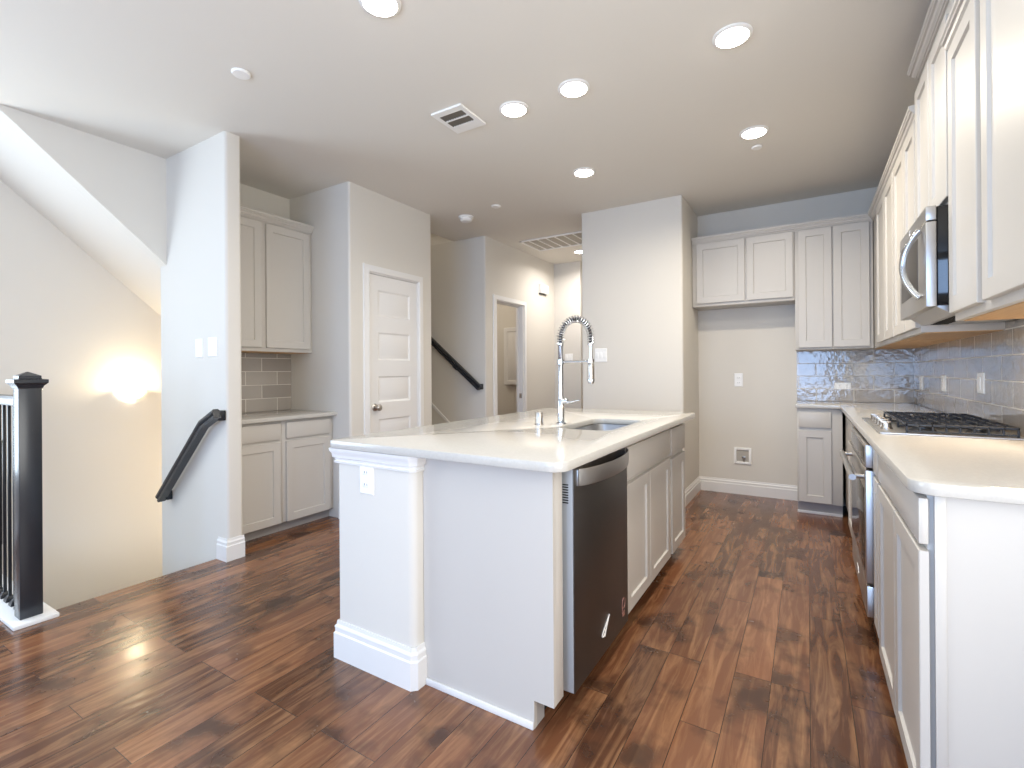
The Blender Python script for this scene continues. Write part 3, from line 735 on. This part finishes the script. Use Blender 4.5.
outlet('light_switch', 'white switch plate in the range wall tiles behind the cooktop grates', fXm(XR - 0.008), 3.32, 1.122, 0.11, 0.105, 'switch', 1)
# refrigerator water box
wb = thing('water_box', 'white recessed water outlet box low on the bare refrigerator wall', 'water box', (-0.542, YB, 0.372))
f = bmesh.new(); fn = fYm(YB)
for a in ((-0.618, -0.596, 0.294, 0.45), (-0.488, -0.466, 0.294, 0.45), (-0.596, -0.488, 0.428, 0.45), (-0.596, -0.488, 0.294, 0.316)): slabf(fn, *a, 0, 0.012, 0.002, f)
obj('frame', f, 'plate', wb); obj('back_plate', slabf(fn, -0.596, -0.488, 0.316, 0.428, 0.0, 0.0015, 0), 'filt', wb)
f = tube(bmesh.new(), [(-0.53, YB - 0.006, 0.318), (-0.53, YB - 0.006, 0.36)], 0.008, 10); tube(f, [(-0.53, YB - 0.006, 0.36), (-0.53, YB - 0.022, 0.362)], 0.007, 10); box(f, -0.548, -0.512, YB - 0.026, YB - 0.021, 0.354, 0.37, 0.002)
obj('valve', f, 'nickel', wb)

# ================================================================== BACK AND RANGE WALL
# back-wall base cabinet (faces -Y) and corner
BYF = 4.70
bc = cabinet('base_cabinet', 'pale grey base cabinet with drawer over door, facing out from beside the bare refrigerator wall', 'cabinet', BYF, fYm, 0, -0.08, 0.235, 0.10, 0.880, 0.458,
        [(-0.068, 0.160, 0.108, 0.698)], [(-0.068, 0.160, 0.722, 0.848)], toe=0.05)
obj('shoe_molding', B(-0.08, 0.2345, BYF + 0.039, BYF + 0.0495, 0, 0.022, 0.003), 'trim', bc)
RX = 0.257      # face frame of the range-wall run (doors stand 2 cm proud)
RZ1 = 0.880
cabinet('base_cabinet', 'range wall base cabinet with drawer over door between the oven and the room corner', 'cabinet', RX, fXm, 0, 3.44, 5.155, 0.10, RZ1, 0.49,
        [(3.46, 4.14, 0.108, 0.698)], [(3.46, 4.14, 0.722, 0.850)], toe=0.075)
cabinet('base_cabinet', 'narrow range wall base cabinet on the near side of the oven', 'cabinet', RX, fXm, 0, 2.43, 2.60, 0.10, RZ1, 0.49,
        [(2.44, 2.588, 0.108, 0.735)], [(2.44, 2.588, 0.752, 0.868)], toe=0.075)
cabinet('base_cabinet', 'wide range wall base cabinet with one broad drawer over two doors', 'cabinet', RX, fXm, 0, 1.605, 2.428, 0.10, RZ1, 0.49,
        [(1.585, 1.995, 0.06, 0.735), (2.003, 2.415, 0.06, 0.735)], [(1.585, 2.415, 0.752, 0.868)], toe=0.075)
p = thing('end_panel', 'pale flat end panel closing the range wall run, facing the room', 'panel', (0.5, 1.595, 0))
f = poly_prism(bmesh.new(), [(0.34, 0), (0.75, 0), (0.75, RZ1), (0.278, RZ1), (0.278, 0.10), (0.34, 0.10)], lambda u, v, d: (u, d, v), 1.588, 1.604)
obj('panel', f, 'cab', p); obj('edge_stile', B(0.268, 0.290, 1.582, 1.5875, 0.10, RZ1, 0.001), 'cab', p)
wt = plate(rounded([(0.217, 1.55), (XR - 0.002, 1.55), (XR - 0.002, YB - 0.002), (-0.09, YB - 0.002), (-0.09, 4.665), (0.217, 4.665)], [0.06, 0, 0, 0, 0.004, 0.004]), [], 0.882, 0.914)
w = obj('worktop', wt, 'quartz'); props(w, 'white L-shaped worktop along the range wall under the cooktop', 'worktop')
t = obj('backsplash', B(-0.085, XR - 0.001, YB - 0.008, YB - 0.0005, 0.915, 1.368), 'tileX'); props(t, 'glossy grey tile backsplash on the back wall beside the refrigerator space', 'backsplash')
t = obj('backsplash', B(XR - 0.008, XR - 0.0005, 1.58, YB - 0.009, 0.915, 1.40), 'tileY'); props(t, 'glossy grey tile backsplash running along the wall behind the cooktop', 'backsplash')

# oven (faces -X)
OX = 0.212; OY0, OY1 = 2.61, 3.425
ov = thing('oven', 'stainless built-in oven with dark glass door below the cooktop', 'oven', (0.48, 3.02, 0))
obj('housing', B(0.262, 0.74, OY0 + 0.01, OY1 - 0.01, 0.10, 0.872, 0.003), 'gap', ov)
fn = fXm(OX + 0.03)
cp = obj('control_panel', slabf(fn, OY0, OY1, 0.765, 0.866, -0.015, 0.03, 0.004), 'steel', ov)
obj('display', slabf(fn, OY0 + 0.05, OY1 - 0.05, 0.782, 0.85, 0.029, 0.0315, 0.001), 'blackgloss', cp)
od = obj('door', slabf(fn, OY0, OY1, 0.262, 0.755, -0.015, 0.03, 0.004), 'steel', ov)
obj('window', slabf(fn, OY0 + 0.055, OY1 - 0.055, 0.30, 0.665, 0.0295, 0.0315, 0.001), 'blackgloss', od)
f = tube(bmesh.new(), [(OX - 0.045, OY0 + 0.03, 0.715), (OX - 0.045, OY1 - 0.03, 0.715)], 0.014, 14)
for y in (OY0 + 0.07, OY1 - 0.07): tube(f, [(OX + 0.001, y, 0.715), (OX - 0.045, y, 0.715)], 0.010, 10)
obj('handle', f, 'steel', od)
obj('base_panel', slabf(fn, OY0, OY1, 0.115, 0.250, -0.015, 0.028, 0.004), 'steel', ov)
f = bmesh.new(); Xo = OX + 0.0012; yo, zo = 3.02, 0.185
tube(f, [(Xo, yo + 0.02 * math.cos(a), zo + 0.010 * math.sin(a)) for a in [k * PI / 8 for k in range(17)]], 0.002, 6); tube(f, [(Xo, yo - 0.035, zo - 0.014), (Xo, yo + 0.0, zo + 0.004), (Xo, yo + 0.04, zo + 0.014)], 0.002, 6)
obj('emblem', f, 'logo', ov)

# cooktop
CX0, CX1, CY0, CY1 = 0.262, 0.728, 2.63, 3.40
ck = thing('cooktop', 'gas cooktop with black cast iron grates on the range wall worktop', 'cooktop', (0.495, 3.015, 0.914))
f = plate(rounded([(CX0, CY0), (CX1, CY0), (CX1, CY1), (CX0, CY1)], 0.012), [], 0.9145, 0.9225, 0.002)
obj('tray', f, 'steel', ck)
def grate(y0, y1):
    f = bmesh.new(); z0, z1 = 0.951, 0.962; x0, x1 = CX0 + 0.095, CX1 - 0.02; b = 0.008
    def bar(xa, xb, ya, yb): box(f, xa, xb, ya, yb, z0, z1, 0.002, 1)
    bar(x0, x1, y0, y0 + b); bar(x0, x1, y1 - b, y1); bar(x0, x0 + b, y0, y1); bar(x1 - b, x1, y0, y1)
    n = 8
    for i in range(1, n):
        x = x0 + (x1 - x0) * i / n
        bar(x - b / 2, x + b / 2, y0, y0 + (y1 - y0) * 0.34); bar(x - b / 2, x + b / 2, y0 + (y1 - y0) * 0.66, y1)
    ym = (y0 + y1) / 2; bar(x0, x0 + 0.10, ym - b / 2, ym + b / 2); bar(x1 - 0.10, x1, ym - b / 2, ym + b / 2); xm = (x0 + x1) / 2; bar(xm - 0.05, xm + 0.05, ym - b / 2, ym + b / 2)
    for i in range(n + 1):
        x = x0 + (x1 - x0 - b) * i / n
        for y in (y0, y1 - b): box(f, x, x + b, y, y + b, 0.930, z0, 0.0015, 1)
    bar_z = 0.930
    for y in (y0, y1 - b): box(f, x0, x1, y, y + b, 0.926, 0.934, 0.0015, 1)
    for x in (x0, x1 - b):
        for y in (y0, y1 - b): box(f, x, x + b, y, y + b, 0.9226, 0.93, 0, 1)
    return f
gw = (CY1 - CY0 - 0.04) / 3
for i in range(3): obj('grate', grate(CY0 + 0.02 + gw * i + 0.003, CY0 + 0.02 + gw * (i + 1) - 0.003), 'black', ck)
for x, y, r in ((CX0 + 0.17, CY0 + 0.145, 0.038), (CX0 + 0.35, CY0 + 0.145, 0.030), (0.535, 3.015, 0.05), (CX0 + 0.17, CY1 - 0.145, 0.030), (CX0 + 0.35, CY1 - 0.145, 0.036)):
    f = lathe(bmesh.new(), [(r * 1.25, 0), (r * 1.25, 0.006), (r, 0.010), (r, 0.018), (r * 0.9, 0.022), (0, 0.022)], (x, y, 0.9226), seg=28)
    obj('burner', f, 'black', ck)
for i in range(5):
    y = CY0 + 0.17 + i * 0.108; f = lathe(bmesh.new(), [(0.024, 0), (0.024, 0.004), (0.019, 0.006), (0.018, 0.026), (0.015, 0.03), (0, 0.03)], (CX0 + 0.045, y, 0.9226), seg=24)
    box(f, CX0 + 0.027, CX0 + 0.063, y - 0.004, y + 0.004, 0.948, 0.957, 0.002)
    obj('knob', f, 'nickel', ck)

# wall cabinets on the back wall (faces -Y)
UY = 4.86
c1 = cabinet('wall_cabinet', 'short two-door wall cabinet bridging the empty refrigerator space', 'cabinet', UY, fYm, 0, -0.936, -0.092, 1.80, 2.40, 0.297,
             [(-0.895, -0.482, 1.828, 2.388), (-0.466, -0.104, 1.828, 2.388)])
crown(c1, [(-0.936, UY), (-0.092, UY)], 2.40)
c2 = cabinet('wall_cabinet', 'tall two-door wall cabinet above the back wall tiles', 'cabinet', UY, fYm, 0, -0.090, 0.455, 1.368, 2.40, 0.297,
             [(-0.066, 0.176, 1.386, 2.388), (0.186, 0.430, 1.386, 2.388)])
crown(c2, [(-0.090, UY), (0.452, UY)], 2.40)
# range-wall uppers (face -X), doors 2 cm proud of the frame
UX = 0.460
def upper(label, y0, y1, z0, z1, doors, cz):
    c = cabinet('wall_cabinet', label, 'cabinet', UX, fXm, 0, y0, y1, z0, z1, XR - UX - 0.003, doors, under=True)
    return c
c3 = upper('range wall cabinet filling the corner, with two narrow doors', 3.676, 5.155, 1.368, 2.40, [(3.69, 4.06, 1.392, 2.385), (4.075, 4.50, 1.392, 2.385)], 0)
crown(c3, [(UX, 4.855), (UX, 3.676)], 2.40)
c4 = upper('range wall cabinet between the corner cabinet and the microwave', 2.972, 3.674, 1.368, 2.40, [(2.985, 3.285, 1.392, 2.385), (3.300, 3.66, 1.392, 2.385)], 0)
crown(c4, [(UX, 3.674), (UX, 2.972)], 2.40)
c5 = upper('raised wall cabinet reaching nearly to the ceiling above the microwave', 2.352, 2.970, 1.815, 2.58, [(2.362, 2.655, 1.83, 2.50), (2.668, 2.96, 1.83, 2.50)], 0)
crown(c5, [(XR - 0.01, 2.970), (UX, 2.970), (UX, 2.352), (XR - 0.01, 2.352)], 2.58)
c6 = upper('wall cabinet standing closest to the room at the open end of the range wall', 1.54, 2.350, 1.368, 2.355, [(1.555, 1.945, 1.395, 2.345), (1.995, 2.335, 1.395, 2.345)], 0)
crown(c6, [(UX, 2.350), (UX, 1.54), (XR - 0.01, 1.54)], 2.355)

# microwave over the cooktop
MX = 0.382; MY0, MY1, MZ0, MZ1 = 2.372, 2.966, 1.428, 1.806
mw = thing('microwave', 'stainless over-the-range microwave with curved bar handle hung above the cooktop', 'microwave', (0.57, 2.67, MZ0))
obj('case', B(MX + 0.034, XR - 0.002, MY0 + 0.004, MY1 - 0.004, MZ0 + 0.004, MZ1 - 0.002, 0.003), 'blackgloss', mw)
fn = fXm(MX + 0.032)
hd = obj('top_band', slabf(fn, MY0, MY1, 1.752, MZ1, 0, 0.032, 0.003), 'steel', mw)
md = obj('door', slabf(fn, MY0, MY1, MZ0, 1.748, 0, 0.032, 0.003), 'steel', mw)
obj('window', slabf(fn, MY0 + 0.15, MY1 - 0.05, MZ0 + 0.075, 1.72, 0.0315, 0.0335, 0.001), M['darksteel'], md)
hh = []
for i in range(21):
    a = i / 20; hh.append((MX - 0.006 - 0.05 * math.sin(PI * a) ** 0.8, MY0 + 0.075 + 0.03 * math.sin(PI * a), 1.472 + a * (1.735 - 1.472)))
obj('handle', tube(bmesh.new(), hh, 0.0115, 12), 'chrome', md)
f = bmesh.new(); tube(f, [(MX - 0.0006, 2.70, 1.770), (MX - 0.0006, 2.70, 1.792)], 0.0022, 6); tube(f, [(MX - 0.0006, 2.70, 1.780), (MX - 0.0006, 2.684, 1.792)], 0.002, 6); tube(f, [(MX - 0.0006, 2.70, 1.780), (MX - 0.0006, 2.682, 1.770)], 0.002, 6)
obj('emblem', f, 'logo', hd)
f = poly_prism(bmesh.new(), [(MX + 0.03, MZ0 + 0.004), (MX + 0.08, MZ0 - 0.03), (XR - 0.02, MZ0 - 0.03), (XR - 0.02, MZ0 + 0.004)], lambda u, v, d: (u, d, v), MY0 + 0.02, MY1 - 0.02)
hb = obj('vent_base', f, 'steel', mw)
f = bmesh.new()
for i in range(9): box(f, MX + 0.10, MX + 0.16, MY0 + 0.06 + i * 0.055, MY0 + 0.095 + i * 0.055, MZ0 - 0.0315, MZ0 - 0.0298)
obj('vent_grille', f, 'gap', hb)
obj('lamp_lens', B(0.60, 0.70, 2.42, 2.52, MZ0 - 0.0325, MZ0 - 0.0302, 0.0005), 'hoodlens', hb)
area('hood_lamp', (0.65, 2.47, MZ0 - 0.036), (0.05, 0, -1), 0.09, 0.09, 3.0, (1.0, 0.80, 0.56), mw)

# ================================================================== STAIR RAIL
PX, PY = -3.268, 0.798
sr = thing('stair_railing', 'black wooden newel post with black rail and thin balusters guarding the stairs', 'railing', (PX, PY, 0.02))
nh = 0.042
np_ = obj('newel_post', B(PX - nh, PX + nh, PY - nh, PY + nh, 0.0205, 1.14, 0.003), 'rail', sr)
f = bmesh.new(); rows = []
for h, z in ((nh - 0.002, 1.128), (nh + 0.004, 1.134), (nh + 0.006, 1.142), (nh + 0.02, 1.158), (nh + 0.02, 1.174), (nh + 0.002, 1.177), (nh - 0.001, 1.180), (nh - 0.001, 1.192), (0.002, 1.212)):
    rows.append([f.verts.new((PX + a * h, PY + b * h, z)) for a, b in ((-1, -1), (1, -1), (1, 1), (-1, 1))])
for r0, r1 in zip(rows, rows[1:]):
    for k in range(4): f.faces.new((r0[k], r0[(k + 1) % 4], r1[(k + 1) % 4], r1[k]))
f.faces.new(rows[0][::-1]); f.faces.new(rows[-1]); bmesh.ops.recalc_face_normals(f, faces=f.faces)
obj('cap', f, 'rail', np_)
RP = [(-0.022, 0), (0.022, 0), (0.03, 0.014), (0.03, 0.034), (0.02, 0.048), (0, 0.052), (-0.02, 0.048), (-0.03, 0.034), (-0.03, 0.014)]
f = poly_prism(bmesh.new(), [(PY + a, 1.042 + b) for a, b in RP], lambda u, v, d: (d, u, v), XL + 0.001, PX - nh)
obj('handrail', f, 'rail', sr)
i = 0; x = -3.392
while x > XL + 0.05:
    b_ = obj('baluster', B(x - 0.0065, x + 0.0065, PY - 0.0065, PY + 0.0065, 0.0205, 1.043, 0.001), 'black', sr)
    f = bmesh.new(); rows = []
    for h, z in ((0.021, 0.0205), (0.021, 0.03), (0.011, 0.048), (0.0075, 0.05)): rows.append([f.verts.new((x + a * h, PY + b * h, z)) for a, b in ((-1, -1), (1, -1), (1, 1), (-1, 1))])
    for r0, r1 in zip(rows, rows[1:]):
        for k in range(4): f.faces.new((r0[k], r0[(k + 1) % 4], r1[(k + 1) % 4], r1[k]))
    f.faces.new(rows[0][::-1]); f.faces.new(rows[-1]); bmesh.ops.recalc_face_normals(f, faces=f.faces)
    obj('shoe', f, 'black', b_)
    if i in (3, 9):
        f = bmesh.new()
        for zz in (0.31, 0.845): box(f, x - 0.083, x + 0.0, PY - 0.024, PY - 0.010, zz - 0.007, zz + 0.007, 0.001)
        for xx in (x - 0.083, x): box(f, xx - 0.007, xx + 0.007, PY - 0.024, PY - 0.010, 0.303, 0.852, 0.001)
        obj('rectangle_loop', f, 'black', sr)
    x -= 0.0835; i += 1
HP = [(-0.024, -0.03), (0.024, -0.03), (0.024, -0.012), (0.018, -0.004), (0.026, 0.006), (0.026, 0.02), (0.014, 0.032), (-0.014, 0.032), (-0.026, 0.02), (-0.026, 0.006), (-0.018, -0.004), (-0.024, -0.012)]
def handrail(label, pts, yw, brackets, rot=1):
    t = thing('stair_handrail', label, 'handrail', pts[0])
    obj('rail', hull_sweep_profile(pts, HP, (0, 1, 0), (0, 0, 1)), 'rail', t)
    for e, q in ((pts[0], pts[1]), (pts[-1], pts[-2])):
        d = (Vector(q) - Vector(e)).normalized() * 0.03; c = Vector(e) + d
        f = bmesh.new(); box(f, c.x - 0.026, c.x + 0.026, e[1] + 0.02, yw - 0.0005, c.z - 0.034, c.z + 0.030, 0.004); obj('wall_return', f, 'rail', t)
    for bx_, bz in brackets:
        f = tube(bmesh.new(), [(bx_, yw - 0.001, bz - 0.075), (bx_, yw - 0.04, bz - 0.075), (bx_, yw - 0.066, bz - 0.06), (bx_, yw - 0.068, bz - 0.028)], 0.006, 10)
        lathe(f, [(0.024, 0), (0.024, 0.004), (0.01, 0.008)], (bx_, yw - 0.0005, bz - 0.075), axis=1, sign=-1, seg=20)
        obj('bracket', f, 'black', t)
    return t
handrail('black handrail with a bent top end sloping down the bright stub wall', [(-3.175, 1.64, 0.945), (-3.335, 1.64, 0.872), (-3.925, 1.64, 0.318)], 1.70, [])
handrail('black handrail sloping up the wall of the far stair recess behind the closet door', [(-3.165, 4.498, 1.015), (-4.9, 4.498, 2.40)], 4.566, [(-3.55, 1.32), (-4.4, 2.0)])

# ================================================================== WALL AND CEILING FITTINGS
sc_ = thing('wall_sconce', 'small lit half-bowl sconce on the beige stairwell wall', 'sconce', (XL, 1.79, 1.03))
f = bmesh.new(); rows = []
for r, z in ((0.006, 0.985), (0.05, 0.994), (0.085, 1.02), (0.098, 1.055), (0.10, 1.078), (0.094, 1.078), (0.085, 1.05), (0.04, 1.005)):
    rows.append([f.verts.new((XL + 0.012 + r * math.sin(a), 1.79 + r * math.cos(a), z)) for a in [PI * k / 20 for k in range(21)]])
for r0, r1 in zip(rows, rows[1:]):
    for k in range(20): f.faces.new((r0[k], r0[k + 1], r1[k + 1], r1[k]))
bmesh.ops.recalc_face_normals(f, faces=f.faces); obj('bowl', f, 'bowl', sc_)
obj('back_plate', B(XL + 0.0005, XL + 0.012, 1.735, 1.845, 0.995, 1.11, 0.003), 'trim', sc_)
l = bpy.data.lights.new('sconce_bulb', 'POINT'); l.energy = 9; l.color = (1.0, 0.82, 0.52); l.shadow_soft_size = 0.04
o = bpy.data.objects.new('sconce_bulb', l); COL.objects.link(o); o.parent = sc_; o.location = Vector((XL + 0.07, 1.79, 1.10)) - ORG[sc_]

def downlight(x, y, label, watts=3.0, big=0.071, col=(1.0, 0.96, 0.88)):
    t = thing('recessed_light', label, 'ceiling light', (x, y, CZ), 'recessed ceiling lights')
    f = lathe(bmesh.new(), [(big + 0.016, 0), (big + 0.016, 0.004), (big + 0.004, 0.010), (big, 0.010), (big - 0.002, 0.003)], (x, y, CZ), sign=-1, seg=40)
    obj('trim_ring', f, 'plate', t)
    f = lathe(bmesh.new(), [(big, 0.003), (big, 0.010), (big * 0.8, 0.016), (big * 0.4, 0.019), (0, 0.020)], (x, y, CZ), sign=-1, seg=40)
    obj('lens', f, 'glow', t)
    area('downlight_lamp', (x, y, CZ - 0.024), (0, 0, -1), 0.14, 0.14, watts, col, t, 'DISK', 160)
    return t
downlight(-1.523, 1.457, 'round recessed light cut by the top edge of the photo')
downlight(-1.474, 2.464, 'round recessed light next to the ceiling supply vent', 4.4)
downlight(-1.086, 2.457, 'round recessed light second from the supply vent', 4.4)
downlight(-0.290, 2.466, 'largest-looking round recessed light, in front of the range wall microwave', 11.5, col=(1.0, 0.98, 0.94))
downlight(-0.290, 3.533, 'round recessed light near the back corner with a tiny sprinkler cap beside it', 19, col=(1.0, 0.90, 0.73))
downlight(-1.480, 3.530, 'round recessed light above the far end of the island, facing the tall blank wall', 2)
downlight(-2.50, 5.82, 'small round recessed light in the hall ceiling past the return grille', 15, 0.07, col=(1.0, 0.95, 0.90))
# light of the rooms beyond: the closet-side room and the upper stair landing
l = bpy.data.lights.new('back_room_lamp', 'POINT'); l.energy = 12; l.color = WARM; l.shadow_soft_size = 0.1
o = bpy.data.objects.new('back_room_lamp', l); COL.objects.link(o); o.location = (-4.2, 5.3, 2.5)
l = bpy.data.lights.new('lower_stair_lamp', 'POINT'); l.energy = 36; l.color = (1.0, 0.84, 0.60); l.shadow_soft_size = 0.15
o = bpy.data.objects.new('lower_stair_lamp', l); COL.objects.link(o); o.location = (-4.35, 2.9, 0.1)
l = bpy.data.lights.new('landing_lamp', 'POINT'); l.energy = 8; l.color = WARM; l.shadow_soft_size = 0.1
o = bpy.data.objects.new('landing_lamp', l); COL.objects.link(o); o.location = (-4.6, 4.1, 4.2)

def disc(name, label, cat, x, y, prof, m='plate'):
    return props(obj(name, lathe(bmesh.new(), prof, (x, y, CZ), sign=-1, seg=32), m), label, cat)
disc('sprinkler_cover', 'flat round sprinkler cap in the pale ceiling before the stub wall', 'sprinkler', -2.493, 1.421, [(0.045, 0), (0.045, 0.006), (0.040, 0.011), (0, 0.012)])
disc('sprinkler_cover', 'flat round sprinkler cap in the dim ceiling beyond the smoke detector', 'sprinkler', -2.482, 3.809, [(0.045, 0), (0.045, 0.006), (0.040, 0.011), (0, 0.012)])
disc('sprinkler_cover', 'tiny round sprinkler cap beside the recessed light near the back corner', 'sprinkler', -0.292, 3.78, [(0.035, 0), (0.035, 0.005), (0.030, 0.010), (0, 0.011)])
sd = thing('smoke_detector', 'round white smoke detector on the ceiling before the stair recess', 'smoke detector', (-2.912, 3.917, CZ))
obj('base', lathe(bmesh.new(), [(0.075, 0), (0.075, 0.012), (0.068, 0.014)], (-2.912, 3.917, CZ), sign=-1), 'plate', sd)
obj('dome', lathe(bmesh.new(), [(0.062, 0.013), (0.062, 0.03), (0.05, 0.046), (0.02, 0.05), (0, 0.05)], (-2.912, 3.917, CZ), sign=-1), 'plate', sd)
# supply vent
VX0, VX1, VY0, VY1 = -1.925, -1.703, 2.245, 2.505
sv = thing('supply_vent', 'white ceiling supply vent with two banks of slats', 'vent', ((VX0 + VX1) / 2, (VY0 + VY1) / 2, CZ))
f = bmesh.new(); zv = CZ - 0.012; gx0, gx1 = VX0 + 0.028, VX1 - 0.028; g1, g2, g3, g4 = VY0 + 0.045, VY0 + 0.105, VY0 + 0.118, VY0 + 0.180
for a in ((VX0, gx0, VY0, VY1), (gx1, VX1, VY0, VY1), (gx0, gx1, VY0, g1), (gx0, gx1, g2, g3), (gx0, gx1, g4, VY1)): box(f, *a, zv, CZ - 0.0005)
obj('face_plate', f, 'plate', sv)
obj('duct', B(gx0, gx1, g1, g4, CZ - 0.003, CZ - 0.001), 'duct', sv)
for ya, yb in ((g1, g2), (g3, g4)):
    f = bmesh.new()
    for k in range(9):
        x = gx0 + (gx1 - gx0) * (k + 0.5) / 9
        poly_prism(f, [(x - 0.008, zv), (x - 0.006, zv), (x + 0.004, CZ - 0.003), (x + 0.002, CZ - 0.003)], lambda u, v, d: (u, d, v), ya, yb)
    obj('slat_bank', f, 'slat', sv)
# return grille
RX0, RX1, RY0, RY1 = -2.92, -2.02, 4.985, 5.495
rg = thing('return_grille', 'large white return air grille in the hall ceiling', 'vent', ((RX0 + RX1) / 2, (RY0 + RY1) / 2, CZ))
f = bmesh.new()
for a in ((RX0, RX0 + 0.025, RY0, RY1), (RX1 - 0.025, RX1, RY0, RY1), (RX0, RX1, RY0, RY0 + 0.025), (RX0, RX1, RY1 - 0.025, RY1)): box(f, *a, CZ - 0.014, CZ - 0.0005, 0.002)
for k in range(1, 8): x = RX0 + (RX1 - RX0) * k / 8; box(f, x - 0.007, x + 0.007, RY0 + 0.02, RY1 - 0.02, CZ - 0.012, CZ - 0.004)
obj('frame', f, 'plate', rg); obj('filter', B(RX0 + 0.02, RX1 - 0.02, RY0 + 0.02, RY1 - 0.02, CZ - 0.004, CZ - 0.001), 'filt', rg)
# door chime
dc = thing('door_chime', 'small white door chime box high on the hall wall', 'door chime', (-3.13, 5.96, 2.33))
obj('case', B(-3.1295, -3.085, 5.85, 6.07, 2.275, 2.395, 0.006), 'plate', dc); obj('back_plate', B(-3.1298, -3.121, 5.858, 6.062, 2.262, 2.276, 0.001), 'slot', dc)
# white access cabinet seen through the hall doorway
ac = thing('ironing_board_cabinet', 'white raised-panel cabinet door on the wall seen through the hall doorway', 'cabinet', (-3.75, 6.33, 1.435))
obj('case', B(-3.96, -3.50, 6.27, 6.3295, 1.0, 1.87, 0.004), 'trim', ac)
fn = fYm(6.27); f = bmesh.new(); rows = []
for i_, d in ((0, 0), (0, 0.018), (0.05, 0.018), (0.06, 0.008), (0.075, 0.008), (0.095, 0.016)): rows.append([f.verts.new(fn(a, b, d)) for a, b in ((-3.95 + i_, 1.01 + i_), (-3.51 - i_, 1.01 + i_), (-3.51 - i_, 1.86 - i_), (-3.95 + i_, 1.86 - i_))])
for r0, r1 in zip(rows, rows[1:]):
    for k in range(4): f.faces.new((r0[k], r0[(k + 1) % 4], r1[(k + 1) % 4], r1[k]))
f.faces.new(rows[0][::-1]); f.faces.new(rows[-1]); bmesh.ops.recalc_face_normals(f, faces=f.faces)
obj('door', f, 'trim', ac)
